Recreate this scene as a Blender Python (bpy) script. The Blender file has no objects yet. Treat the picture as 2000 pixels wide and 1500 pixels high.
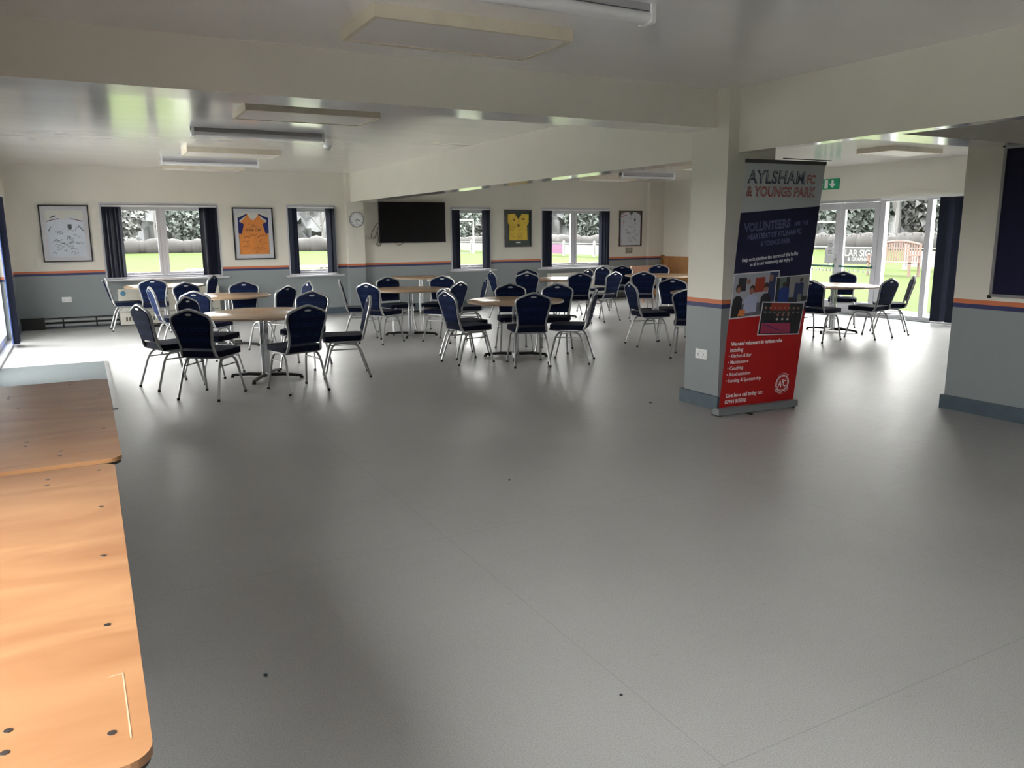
import bpy, bmesh, math, random
from mathutils import Vector, Matrix
C = bpy.context.scene.collection
S = bpy.context.scene
PI = math.pi
# ---------------------------------------------------------------- camera, sky, exposure
yaw, pit, rol, foc = 0.49454115, 0.19030343, -0.00739138, 1532.917
cy, sy = math.cos(yaw), math.sin(yaw)
fw = Vector((sy*math.cos(pit), cy*math.cos(pit), -math.sin(pit)))
r0 = Vector((cy, -sy, 0)); u0 = r0.cross(fw)
rr = math.cos(rol)*r0+math.sin(rol)*u0; uu = -math.sin(rol)*r0+math.cos(rol)*u0
cd = bpy.data.cameras.new('camera'); cam = bpy.data.objects.new('camera', cd); C.objects.link(cam)
cam.matrix_world = Matrix(((rr.x, uu.x, -fw.x, 0), (rr.y, uu.y, -fw.y, 0), (rr.z, uu.z, -fw.z, 1.6), (0, 0, 0, 1)))
cd.sensor_width = 36; cd.lens = foc/2000*36; cd.clip_end = 1000; cd.clip_start = 0.02
S.camera = cam
w = bpy.data.worlds.new('sky'); S.world = w; w.use_nodes = True
wn = w.node_tree.nodes; wl = w.node_tree.links
bg = wn['Background']; bg.inputs[1].default_value = 24.0
tc = wn.new('ShaderNodeTexCoord'); sp = wn.new('ShaderNodeSeparateXYZ'); cr = wn.new('ShaderNodeValToRGB')
wl.new(tc.outputs['Generated'], sp.inputs[0]); wl.new(sp.outputs[2], cr.inputs[0]); wl.new(cr.outputs[0], bg.inputs[0])
cr.color_ramp.elements[0].position = 0.0; cr.color_ramp.elements[0].color = (1.0, 0.95, 0.925, 1)
cr.color_ramp.elements[1].position = 0.7; cr.color_ramp.elements[1].color = (1.0, 0.97, 0.965, 1)
S.view_settings.view_transform = 'Standard'; S.view_settings.look = 'None'
S.view_settings.gamma = 1; S.view_settings.use_curve_mapping = False
S.view_settings.exposure = 0.0
S.cycles.max_bounces = 10; S.cycles.diffuse_bounces = 6; S.cycles.glossy_bounces = 4
S.cycles.transparent_max_bounces = 12; S.cycles.sample_clamp_indirect = 8
S.cycles.use_denoising = True
rnd = random.Random(7)

# ---------------------------------------------------------------- materials
MATS = {}
def mat(name, col, rough=0.5, metal=0.0, noise=0.0, nscale=8.0, spec=0.5, bump=0.0, bscale=40, stretch=None, alpha=1.0, emis=None, coat=0):
    if name in MATS: return MATS[name]
    m = bpy.data.materials.new(name); m.use_nodes = True
    n = m.node_tree.nodes; l = m.node_tree.links
    b = n['Principled BSDF']
    b.inputs['Base Color'].default_value = (*col, 1)
    b.inputs['Roughness'].default_value = rough; b.inputs['Metallic'].default_value = metal
    b.inputs['Specular IOR Level'].default_value = spec
    b.inputs['Coat Weight'].default_value = coat
    t = n.new('ShaderNodeTexCoord'); mp = n.new('ShaderNodeMapping'); l.new(t.outputs['Object'], mp.inputs[0])
    if stretch: mp.inputs['Scale'].default_value = stretch
    ns = n.new('ShaderNodeTexNoise'); ns.inputs['Scale'].default_value = nscale; ns.inputs['Detail'].default_value = 4
    l.new(mp.outputs[0], ns.inputs[0])
    if noise >= 0:
        k = max(noise, 0.02)
        rp = n.new('ShaderNodeValToRGB'); l.new(ns.outputs[0], rp.inputs[0])
        rp.color_ramp.elements[0].position = 0.3; rp.color_ramp.elements[1].position = 0.7
        rp.color_ramp.elements[0].color = (*[c*(1-k) for c in col], 1)
        rp.color_ramp.elements[1].color = (*[min(1, c*(1+k)) for c in col], 1)
        l.new(rp.outputs[0], b.inputs['Base Color'])
    if bump:
        bn = n.new('ShaderNodeTexNoise'); bn.inputs['Scale'].default_value = bscale; l.new(mp.outputs[0], bn.inputs[0])
        bu = n.new('ShaderNodeBump'); bu.inputs['Strength'].default_value = bump; bu.inputs['Distance'].default_value = 0.01
        l.new(bn.outputs[0], bu.inputs['Height']); l.new(bu.outputs[0], b.inputs['Normal'])
    if emis:
        b.inputs['Emission Color'].default_value = (*col, 1); b.inputs['Emission Strength'].default_value = emis
    MATS[name] = m
    return m
CREAM = (0.75, 0.725, 0.65); GREY = (0.27, 0.3, 0.31)
cream = mat('cream paint', CREAM, 0.55, noise=0.03, nscale=1.5, spec=0.35)
skirt = mat('slate skirting', (0.075, 0.105, 0.13), 0.45, noise=0.1)
white = mat('white plastic', (0.82, 0.83, 0.84), 0.35)
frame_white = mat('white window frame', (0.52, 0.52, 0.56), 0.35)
off = mat('cream box', (0.68, 0.62, 0.5), 0.5, noise=0.04)
alu = mat('silver painted tube', (0.4, 0.405, 0.41), 0.35, 0.7)
chrome = mat('chrome', (0.75, 0.76, 0.78), 0.12, 1.0)
black = mat('black metal', (0.012, 0.013, 0.015), 0.35)
rubber = mat('black rubber', (0.01, 0.01, 0.01), 0.7)
navy = mat('navy blind fabric', (0.005, 0.009, 0.03), 0.75, noise=0.15, nscale=3, stretch=(6, 6, .3))
blueblind = mat('blue blind fabric', (0.13, 0.2, 0.5), 0.7, noise=0.05)
radi = mat('cream heater enamel', (0.72, 0.7, 0.62), 0.4, noise=0.03)
redcol = mat('red print', (0.36, 0.003, 0.004), 0.5); bluecol = mat('navy print', (0.003, 0.0035, 0.035), 0.5)
lightprint = mat('white print', (0.75, 0.76, 0.8), 0.5)
greybanner = mat('pale grey print', (0.42, 0.45, 0.47), 0.5)
ink = mat('dark ink', (0.02, 0.02, 0.03), 0.5)

def wall_mat():
    m = bpy.data.materials.new('painted wall with dado stripe'); m.use_nodes = True
    n = m.node_tree.nodes; l = m.node_tree.links; b = n['Principled BSDF']
    t = n.new('ShaderNodeTexCoord'); s = n.new('ShaderNodeSeparateXYZ'); l.new(t.outputs['Object'], s.inputs[0])
    mr = n.new('ShaderNodeMapRange'); mr.inputs[1].default_value = 0; mr.inputs[2].default_value = 2; l.new(s.outputs[2], mr.inputs[0])
    r = n.new('ShaderNodeValToRGB'); r.color_ramp.interpolation = 'CONSTANT'; l.new(mr.outputs[0], r.inputs[0])
    e = r.color_ramp.elements; e[0].color = (*GREY, 1); e[1].position = 0.4575; e[1].color = (0.045, 0.05, 0.14, 1)
    x = e.new(0.4775); x.color = (0.62, 0.19, 0.09, 1)
    x = e.new(0.4985); x.color = (*CREAM, 1)
    ns = n.new('ShaderNodeTexNoise'); ns.inputs['Scale'].default_value = 1.2; l.new(t.outputs['Object'], ns.inputs[0])
    mx = n.new('ShaderNodeMix'); mx.data_type = 'RGBA'; mx.blend_type = 'MULTIPLY'; mx.inputs[0].default_value = 0.12
    l.new(r.outputs[0], mx.inputs[6]); l.new(ns.outputs[0], mx.inputs[7]); l.new(mx.outputs[2], b.inputs['Base Color'])
    b.inputs['Roughness'].default_value = 0.5; b.inputs['Specular IOR Level'].default_value = 0.35
    return m
wallm = wall_mat()

def ceil_mat():
    m = bpy.data.materials.new('satin ceiling paint'); m.use_nodes = True
    n = m.node_tree.nodes; l = m.node_tree.links; b = n['Principled BSDF']
    b.inputs['Base Color'].default_value = (0.88, 0.87, 0.88, 1); b.inputs['Coat Weight'].default_value = 1.0; b.inputs['Coat IOR'].default_value = 2.0; b.inputs['Coat Roughness'].default_value = 0.15
    b.inputs['Specular IOR Level'].default_value = 0.5
    t = n.new('ShaderNodeTexCoord'); mp = n.new('ShaderNodeMapping'); mp.inputs['Scale'].default_value = (0.5, 1.5, 1)
    l.new(t.outputs['Object'], mp.inputs[0])
    ns = n.new('ShaderNodeTexNoise'); ns.inputs['Scale'].default_value = 1.6; ns.inputs['Detail'].default_value = 3; l.new(mp.outputs[0], ns.inputs[0])
    mr = n.new('ShaderNodeMapRange'); mr.inputs[3].default_value = 0.16; mr.inputs[4].default_value = 0.3
    l.new(ns.outputs[0], mr.inputs[0]); l.new(mr.outputs[0], b.inputs['Roughness'])
    bu = n.new('ShaderNodeBump'); bu.inputs['Strength'].default_value = 0.03; bu.inputs['Distance'].default_value = 0.003
    return m
ceilm = ceil_mat()

def floor_mat():
    m = bpy.data.materials.new('speckled grey vinyl'); m.use_nodes = True
    n = m.node_tree.nodes; l = m.node_tree.links; b = n['Principled BSDF']
    t = n.new('ShaderNodeTexCoord'); s = n.new('ShaderNodeSeparateXYZ'); l.new(t.outputs['Object'], s.inputs[0])
    def math_(op, a, bb=None, v=None):
        q = n.new('ShaderNodeMath'); q.operation = op
        l.new(a, q.inputs[0])
        if bb is not None: l.new(bb, q.inputs[1])
        elif v is not None: q.inputs[1].default_value = v
        return q.outputs[0]
    n1 = n.new('ShaderNodeTexNoise'); n1.inputs['Scale'].default_value = 260; n1.inputs['Detail'].default_value = 3; l.new(t.outputs['Object'], n1.inputs[0])
    n2 = n.new('ShaderNodeTexNoise'); n2.inputs['Scale'].default_value = 1.1; n2.inputs['Detail'].default_value = 6; l.new(t.outputs['Object'], n2.inputs[0])
    r1 = n.new('ShaderNodeValToRGB'); l.new(n1.outputs[0], r1.inputs[0])
    r1.color_ramp.elements[0].position = 0.33; r1.color_ramp.elements[0].color = (0.33, 0.33, 0.325, 1)
    r1.color_ramp.elements[1].position = 0.62; r1.color_ramp.elements[1].color = (0.5, 0.5, 0.5, 1)
    mx = n.new('ShaderNodeMix'); mx.data_type = 'RGBA'; mx.blend_type = 'MULTIPLY'; mx.inputs[0].default_value = 0.35
    l.new(r1.outputs[0], mx.inputs[6])
    r2 = n.new('ShaderNodeValToRGB'); l.new(n2.outputs[0], r2.inputs[0]); r2.color_ramp.elements[0].position = 0.3; r2.color_ramp.elements[1].position = 0.7
    r2.color_ramp.elements[0].color = (0.75, 0.75, 0.75, 1); r2.color_ramp.elements[1].color = (1, 1, 1, 1)
    l.new(r2.outputs[0], mx.inputs[7])
    # sheet seams of the vinyl
    dx = math_('ABSOLUTE', math_('SUBTRACT', math_('FRACT', math_('DIVIDE', math_('ADD', s.outputs[0], v=-0.515), v=2.11)), v=0.5))
    dy = math_('ABSOLUTE', math_('SUBTRACT', math_('FRACT', math_('DIVIDE', math_('ADD', s.outputs[1], v=-0.52), v=2.1)), v=0.5))
    # distance from the seam where FRACT==.0 shifted by half
    sx = math_('LESS_THAN', dx, v=0.0011); sy_ = math_('LESS_THAN', dy, v=0.0011)
    seam = math_('MAXIMUM', sx, sy_)
    # scuff marks
    mp = n.new('ShaderNodeMapping'); mp.inputs['Scale'].default_value = (1.2, 7, 1); mp.inputs['Rotation'].default_value = (0, 0, 0.35); l.new(t.outputs['Object'], mp.inputs[0])
    n3 = n.new('ShaderNodeTexNoise'); n3.inputs['Scale'].default_value = 4.2; n3.inputs['Detail'].default_value = 8; n3.inputs['Roughness'].default_value = 0.75; l.new(mp.outputs[0], n3.inputs[0])
    r3 = n.new('ShaderNodeValToRGB'); l.new(n3.outputs[0], r3.inputs[0]); r3.color_ramp.elements[0].position = 0.63; r3.color_ramp.elements[1].position = 0.72
    fac = math_('MAXIMUM', math_('MULTIPLY', seam, v=0.22), math_('MULTIPLY', r3.outputs[0], v=0.4))
    m2 = n.new('ShaderNodeMix'); m2.data_type = 'RGBA'; l.new(fac, m2.inputs[0]); l.new(mx.outputs[2], m2.inputs[6]); m2.inputs[7].default_value = (0.09, 0.085, 0.08, 1)
    l.new(m2.outputs[2], b.inputs['Base Color'])
    mr = n.new('ShaderNodeMapRange'); mr.inputs[3].default_value = 0.26; mr.inputs[4].default_value = 0.55
    n4 = n.new('ShaderNodeTexNoise'); n4.inputs['Scale'].default_value = 4.5; n4.inputs['Detail'].default_value = 7; l.new(mp.outputs[0], n4.inputs[0])
    l.new(n4.outputs[0], mr.inputs[0]); l.new(mr.outputs[0], b.inputs['Roughness'])
    bu = n.new('ShaderNodeBump'); bu.inputs['Strength'].default_value = 0.06; bu.inputs['Distance'].default_value = 0.0008
    l.new(n1.outputs[0], bu.inputs['Height']); l.new(bu.outputs[0], b.inputs['Normal'])
    b.inputs['Specular IOR Level'].default_value = 0.36
    return m

def wood_mat(name, c1, c2, rough, stretch, scale=3.0, spec=0.5):
    m = bpy.data.materials.new(name); m.use_nodes = True
    n = m.node_tree.nodes; l = m.node_tree.links; b = n['Principled BSDF']
    t = n.new('ShaderNodeTexCoord'); mp = n.new('ShaderNodeMapping'); mp.inputs['Scale'].default_value = stretch; l.new(t.outputs['Object'], mp.inputs[0])
    ns = n.new('ShaderNodeTexNoise'); ns.inputs['Scale'].default_value = scale; ns.inputs['Detail'].default_value = 5; ns.inputs['Distortion'].default_value = 1.4; l.new(mp.outputs[0], ns.inputs[0])
    r = n.new('ShaderNodeValToRGB'); l.new(ns.outputs[0], r.inputs[0]); r.color_ramp.elements[0].position = 0.3; r.color_ramp.elements[1].position = 0.72
    r.color_ramp.elements[0].color = (*c1, 1); r.color_ramp.elements[1].color = (*c2, 1)
    l.new(r.outputs[0], b.inputs['Base Color']); b.inputs['Roughness'].default_value = rough; b.inputs['Specular IOR Level'].default_value = spec
    b.inputs['Coat Weight'].default_value = 0.0; b.inputs['Coat Roughness'].default_value = 0.15
    return m
ply = wood_mat('varnished plywood', (0.33, 0.15, 0.065), (0.47, 0.25, 0.12), 0.32, (0.9, 3.2, 1), 1.7)
oak = wood_mat('pale oak laminate', (0.36, 0.23, 0.13), (0.45, 0.3, 0.18), 0.26, (1, 9, 1), 4)
settle = wood_mat('orange brown settle wood', (0.32, 0.15, 0.05), (0.45, 0.23, 0.09), 0.4, (1, 6, 1), 3)
teak = wood_mat('weathered bench timber', (0.055, 0.03, 0.022), (0.07, 0.04, 0.03), 0.7, (1, 6, 1), 5)

def fabric_mat(name, col, dot):
    m = bpy.data.materials.new(name); m.use_nodes = True
    n = m.node_tree.nodes; l = m.node_tree.links; b = n['Principled BSDF']
    t = n.new('ShaderNodeTexCoord'); v = n.new('ShaderNodeTexVoronoi'); v.inputs['Scale'].default_value = 38; v.inputs['Randomness'].default_value = 0.15; l.new(t.outputs['Object'], v.inputs[0])
    r = n.new('ShaderNodeValToRGB'); l.new(v.outputs['Distance'], r.inputs[0]); r.color_ramp.interpolation = 'LINEAR'
    r.color_ramp.elements[0].position = 0.2; r.color_ramp.elements[0].color = (*dot, 1); r.color_ramp.elements[1].position = 0.34; r.color_ramp.elements[1].color = (*col, 1)
    l.new(r.outputs[0], b.inputs['Base Color']); b.inputs['Roughness'].default_value = 0.8
    b.inputs['Sheen Weight'].default_value = 0.0; b.inputs['Specular IOR Level'].default_value = 0.08
    return m
fabric = fabric_mat('dotted navy upholstery', (0.0045, 0.009, 0.033), (0.018, 0.04, 0.115))
fabric2 = mat('navy seat upholstery', (0.004, 0.007, 0.024), 0.8, noise=0.12, nscale=60, spec=0.12)

def glass_mat():
    m = bpy.data.materials.new('window glass'); m.use_nodes = True
    n = m.node_tree.nodes; l = m.node_tree.links; n.clear()
    o = n.new('ShaderNodeOutputMaterial'); mx = n.new('ShaderNodeMixShader'); t = n.new('ShaderNodeBsdfTransparent'); g = n.new('ShaderNodeBsdfGlossy')
    g.inputs['Roughness'].default_value = 0.02; t.inputs[0].default_value = (0.95, 0.97, 0.96, 1)
    f = n.new('ShaderNodeFresnel'); f.inputs[0].default_value = 1.3
    tc2 = n.new('ShaderNodeTexCoord'); ns = n.new('ShaderNodeTexNoise'); ns.inputs['Scale'].default_value = 2; l.new(tc2.outputs['Object'], ns.inputs[0])
    mm = n.new('ShaderNodeMath'); mm.operation = 'MULTIPLY'; l.new(f.outputs[0], mm.inputs[0]); l.new(ns.outputs[0], mm.inputs[1])
    l.new(mm.outputs[0], mx.inputs[0]); l.new(t.outputs[0], mx.inputs[1]); l.new(g.outputs[0], mx.inputs[2]); l.new(mx.outputs[0], o.inputs[0])
    return m
glass = glass_mat()

# ---------------------------------------------------------------- mesh helpers
def B(): return bmesh.new()
def box(bm, x0, x1, y0, y1, z0, z1, mi=0):
    vs = [bm.verts.new(p) for p in ((x0, y0, z0), (x1, y0, z0), (x1, y1, z0), (x0, y1, z0), (x0, y0, z1), (x1, y0, z1), (x1, y1, z1), (x0, y1, z1))]
    for q in ((3, 2, 1, 0), (4, 5, 6, 7), (0, 1, 5, 4), (1, 2, 6, 5), (2, 3, 7, 6), (3, 0, 4, 7)):
        f = bm.faces.new([vs[i] for i in q]); f.material_index = mi
    return vs
def bevel(bm, w, seg=2):
    es = [e for e in bm.edges if len(e.link_faces) == 2 and e.calc_face_angle(0) > 0.5]
    bmesh.ops.bevel(bm, geom=es, offset=w, segments=seg, affect='EDGES', profile=0.5, clamp_overlap=True)
def tube(bm, pts, r, n=8, closed=False, cap=True, sx=1, sy=1):
    pts = [Vector(p) for p in pts]; rings = []; N = len(pts); prev = None
    for i, p in enumerate(pts):
        if closed: d = pts[(i+1) % N]-pts[i-1]
        else: d = pts[min(i+1, N-1)]-pts[max(i-1, 0)]
        d.normalize()
        if prev is None:
            a = Vector((0, 0, 1)) if abs(d.z) < 0.9 else Vector((1, 0, 0)); a = (a-d*a.dot(d)).normalized()
        else: a = (prev-d*prev.dot(d)).normalized()
        prev = a; b = d.cross(a); rad = r[i] if isinstance(r, (list, tuple)) else r
        rings.append([bm.verts.new(p+a*math.cos(2*PI*k/n)*rad*sx+b*math.sin(2*PI*k/n)*rad*sy) for k in range(n)])
    for i in range(N if closed else N-1):
        A, D = rings[i], rings[(i+1) % N]
        for k in range(n):
            bm.faces.new((A[k], A[(k+1) % n], D[(k+1) % n], D[k]))
    if cap and not closed:
        bm.faces.new(rings[0][::-1]); bm.faces.new(rings[-1])
def arc(pts, rad, seg=4):
    pts = [Vector(p) for p in pts]; out = [pts[0]]
    for i in range(1, len(pts)-1):
        a, b, c = pts[i-1], pts[i], pts[i+1]
        r1 = min(rad, (a-b).length*.45); r2 = min(rad, (c-b).length*.45)
        p, q = b+(a-b).normalized()*r1, b+(c-b).normalized()*r2
        for k in range(seg+1):
            t = k/seg; out.append((p*(1-t)+b*t)*(1-t)+(b*(1-t)+q*t)*t)
    out.append(pts[-1]); return out
def lathe(bm, prof, n=32, cx=0, cy=0):
    rings = []
    for r, z in prof:
        rings.append([bm.verts.new((cx+r*math.cos(2*PI*k/n), cy+r*math.sin(2*PI*k/n), z)) for k in range(n)] if r > 1e-5 else [bm.verts.new((cx, cy, z))])
    for A, D in zip(rings, rings[1:]):
        for k in range(n):
            if len(A) == 1: bm.faces.new((A[0], D[k], D[(k+1) % n]))
            elif len(D) == 1: bm.faces.new((A[k], D[0], A[(k+1) % n]))
            else: bm.faces.new((A[k], A[(k+1) % n], D[(k+1) % n], D[k]))
def prism(bm, poly, d, to3):
    """extrude 2D poly by d ; to3(u,v,w)->xyz"""
    a = [bm.verts.new(to3(u, v, 0)) for u, v in poly]; b = [bm.verts.new(to3(u, v, d)) for u, v in poly]
    bm.faces.new(a[::-1]); bm.faces.new(b); N = len(poly)
    for i in range(N): bm.faces.new((a[i], a[(i+1) % N], b[(i+1) % N], b[i]))
def obj(name, bm, m, parent=None, smooth=False, loc=None):
    bmesh.ops.recalc_face_normals(bm, faces=bm.faces)
    me = bpy.data.meshes.new(name); bm.to_mesh(me); bm.free()
    for x in (m if isinstance(m, (list, tuple)) else [m]): me.materials.append(x)
    if smooth:
        for p in me.polygons: p.use_smooth = True
        try: me.set_sharp_from_angle(angle=0.7)
        except Exception: pass
    o = bpy.data.objects.new(name, me); C.objects.link(o)
    if parent is not None: o.parent = parent
    if loc: o.location = loc
    return o
def tag(o, label=None, cat=None, group=None, kind=None):
    if label: o['label'] = label
    if cat: o['category'] = cat
    if group: o['group'] = group
    if kind: o['kind'] = kind
    return o
def thing(name, label, cat, loc=(0, 0, 0), rz=0, group=None, kind=None):
    o = bpy.data.objects.new(name, None); C.objects.link(o); o.location = loc; o.rotation_euler = (0, 0, rz)
    o.empty_display_size = 0.1
    return tag(o, label, cat, group, kind)
def bxo(name, x0, x1, y0, y1, z0, z1, m, parent=None, bv=0):
    bm = B(); box(bm, x0, x1, y0, y1, z0, z1)
    if bv: bevel(bm, bv)
    return obj(name, bm, m, parent)
def struct(name, bm, m, label=None):
    o = obj(name, bm, m); o['kind'] = 'structure'; o['category'] = name.split('_')[0]; o['label'] = label or name.replace('_', ' '); return o
def copy_tree(o, parent=None):
    c = o.copy(); C.objects.link(c); c.parent = parent
    for ch in o.children: copy_tree(ch, c)
    return c
def text(name, body, size, m, parent, M, bold=0.0, align='LEFT', sxx=1.0, ex=0.0006, spacing=1.0):
    cu = bpy.data.curves.new(name, 'FONT'); cu.body = body; cu.size = size; cu.offset = bold; cu.extrude = ex
    cu.align_x = align; cu.resolution_u = 3; cu.space_character = spacing
    t = bpy.data.objects.new(name, cu); C.objects.link(t)
    me = bpy.data.meshes.new_from_object(t); bpy.data.objects.remove(t)
    me.transform(M @ Matrix.Diagonal((sxx, 1, 1, 1))); me.materials.clear(); me.materials.append(m)
    o = bpy.data.objects.new(name, me); C.objects.link(o); o.parent = parent
    return o

# ---------------------------------------------------------------- room shell
XL, XR, YB, YF = -1.05, 12.9, 15.95, -3.0
T = 0.3
CZ = 2.8
bm = B(); box(bm, XL-T, XR+T, YF-T, YB+T, -0.15, 0)
fl = struct('floor', bm, floor_mat(), 'grey speckled vinyl floor')
bm = B(); box(bm, XL-T, XR+T, YF-T, YB+T, CZ, CZ+0.3); struct('ceiling', bm, ceilm, 'glossy white painted ceiling')
def wall(name, axis, pos0, pos1, a0, a1, holes, label, z1=CZ):
    """axis 'x': wall runs along x between y=pos0..pos1 ; holes (a0,a1,z0,z1)"""
    bm = B()
    us = sorted({a0, a1, *[h[0] for h in holes], *[h[1] for h in holes]}); zs = sorted({0, z1, *[h[2] for h in holes], *[h[3] for h in holes]})
    for i in range(len(us)-1):
        for j in range(len(zs)-1):
            uc, zc = (us[i]+us[i+1])/2, (zs[j]+zs[j+1])/2
            if any(h[0] < uc < h[1] and h[2] < zc < h[3] for h in holes): continue
            if axis == 'x': box(bm, us[i], us[i+1], pos0, pos1, zs[j], zs[j+1])
            else: box(bm, pos0, pos1, us[i], us[i+1], zs[j], zs[j+1])
    bmesh.ops.remove_doubles(bm, verts=bm.verts, dist=1e-4)
    # drop interior shared faces
    seen = {}
    for f in bm.faces:
        k = tuple(sorted(v.index for v in f.verts)); seen.setdefault(k, []).append(f)
    bm.verts.index_update()
    seen = {}
    for f in bm.faces: seen.setdefault(tuple(sorted(v.index for v in f.verts)), []).append(f)
    dead = [f for fs in seen.values() if len(fs) > 1 for f in fs]
    if dead: bmesh.ops.delete(bm, geom=dead, context='FACES')
    return struct(name, bm, wallm, label)
WB = [(0.37, 2.31, 0.83, 2.15), (3.63, 4.55, 0.8, 2.15), (7.14, 8.05, 0.8, 2.14), (9.42, 11.28, 0.78, 2.14)]
wall('wall_back', 'x', YB, YB+T, XL-T, XR+T, WB, 'back wall, cream above a grey dado with orange and navy stripes')
wall('wall_left', 'y', XL-T, XL, YF, YB, [(-0.8, 3.0, 0.8, 2.1), (9.9, 14.2, 0.02, 2.2)], 'left wall with glazed openings')
wall('wall_right', 'y', XR, XR+T, YF, YB, [(6.9, 11.42, 0.02, 2.17)], 'right wall with glazed doors')
wall('wall_front', 'x', YF-T, YF, XL-T, XR+T, [], 'wall behind the camera')
bm = B(); box(bm, 6.8, 7.1, YF, 4.3, 0, CZ); struct('wall_partition', bm, wallm, 'partition wall with blue noticeboard')
bm = B(); box(bm, 7.1, XR, 2.6, 2.8, 0, CZ); struct('wall_side', bm, wallm, 'end wall of the right-hand room')
# pillar, pilaster, corner pier
bm = B(); box(bm, 4.96, 5.52, 5.26, 5.72, 0, CZ); struct('wall_pillar', bm, wallm, 'square pillar in the middle of the hall')
bm = B(); box(bm, 4.77, 5.12, 15.8, YB, 0, CZ); struct('wall_pilaster', bm, wallm, 'shallow pilaster under the long beam')
bm = B(); box(bm, 12.45, XR, 15.85, YB, 0, CZ); struct('wall_pier', bm, wallm, 'shallow pier in the far corner')
# beams: painted faces, glossy soffits
def beam(name, x0, x1, y0, y1, z0, label):
    bm = B(); box(bm, x0, x1, y0, y1, z0, CZ)
    bm.faces.ensure_lookup_table(); bm.faces[0].material_index = 1
    return struct(name, bm, [cream, ceilm], label)
beam('trim_1', XL, 4.975, 5.42, 5.8, 2.48, 'beam crossing the ceiling from left wall to pillar')
tb = beam('trim_2', 4.85, 5.2, 5.72, 15.8, 2.23, 'long beam from the pillar to the back wall')
for v in tb.data.vertices:      # the beam lines up with the pillar face at its near end
    if v.co.x < 5 and v.co.y < 6: v.co.x = 4.958
beam('trim_3', 5.08, 5.22, YF, 5.26, 2.27, 'beam coming forward from the pillar')
beam('trim_4', 5.22, XR, 3.8, 4.12, 2.27, 'beam crossing towards the right-hand room')
# skirtings
def skirting(name, segs, label):
    bm = B()
    for x0, x1, y0, y1 in segs: box(bm, x0, x1, y0, y1, 0, 0.125)
    return struct(name, bm, skirt, label)
skirting('baseboard_back', [(XL, 4.75, YB-0.02, YB), (5.14, 12.45, YB-0.02, YB), (4.75, 5.14, 15.78, 15.8), (4.75, 4.77, 15.8, YB-.02), (5.12, 5.14, 15.8, YB-.02)], 'dark grey skirting of the back wall')
skirting('baseboard_left', [(XL, XL+0.02, YF, 9.88), (XL, XL+0.02, 14.22, YB-.02)], 'dark grey skirting of the left wall')
skirting('baseboard_right', [(XR-0.02, XR, 11.45, 15.85)], 'dark grey skirting of the right wall')
skirting('baseboard_pillar', [(4.93, 4.96, 5.23, 5.75), (4.96, 5.52, 5.23, 5.26), (5.52, 5.55, 5.23, 5.75), (4.96, 5.52, 5.72, 5.75)], 'dark grey skirting round the pillar')
skirting('baseboard_partition', [(6.775, 6.8, YF, 4.325), (6.8, 7.1, 4.3, 4.325)], 'dark grey skirting of the partition')

# ---------------------------------------------------------------- windows
def frame_rect(bm, u0, u1, z0, z1, w, d0, d1, f3):
    for a, b, c, d in ((u0, u0+w, z0, z1), (u1-w, u1, z0, z1), (u0+w, u1-w, z0, z0+w), (u0+w, u1-w, z1-w, z1)):
        vs = [bm.verts.new(f3(p, q, r)) for r in (d0, d1) for p, q in ((a, c), (b, c), (b, d), (a, d))]
        for q in ((3, 2, 1, 0), (4, 5, 6, 7), (0, 1, 5, 4), (1, 2, 6, 5), (2, 3, 7, 6), (3, 0, 4, 7)): bm.faces.new([vs[i] for i in q])
def back_window(k, x0, x1, z0, z1, n, label):
    e = thing('window_%d' % k, label, 'window', ((x0+x1)/2, YB, z0), kind='structure')
    hw = (x1-x0)/2; H = z1-z0
    f3 = lambda u, v, w: (u, w, v)
    bm = B(); frame_rect(bm, -hw, hw, 0, H, 0.055, 0.1, 0.17, f3)
    if n == 2: box(bm, -0.035, 0.035, 0.1, 0.17, 0.055, H-.055)
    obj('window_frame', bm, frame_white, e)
    panes = [(-hw+.055, -.035), (.035, hw-.055)] if n == 2 else [(-hw+.055, hw-.055)]
    for a, b in panes:
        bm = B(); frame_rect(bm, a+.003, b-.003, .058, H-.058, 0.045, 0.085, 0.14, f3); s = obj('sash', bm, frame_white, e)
        bm = B(); box(bm, a+.05, b-.05, 0.118, 0.122, .105, H-.105); obj('pane', bm, glass, s)
        bm = B(); box(bm, (a+b)/2-.05, (a+b)/2+.05, .065, .085, .07, .09); obj('handle', bm, white, s)
    # reveal lining
    bm = B(); frame_rect(bm, -hw-.03, hw+.03, -.0, H+.03, 0.03, -0.008, 0.1, f3); obj('reveal_lining', bm, frame_white, e)
    bm = B(); box(bm, -hw-.12, hw+.12, -.14, .1, -.03, 0.0); bevel(bm, .01); obj('window_sill', bm, frame_white, e)
    return e
back_window(1, *WB[0], 2, 'two-light white window at the left end of the back wall')
back_window(2, *WB[1], 1, 'narrow white window left of the clock')
back_window(3, *WB[2], 1, 'narrow white window right of the television')
back_window(4, *WB[3], 2, 'two-light white window at the right end of the back wall')
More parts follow.
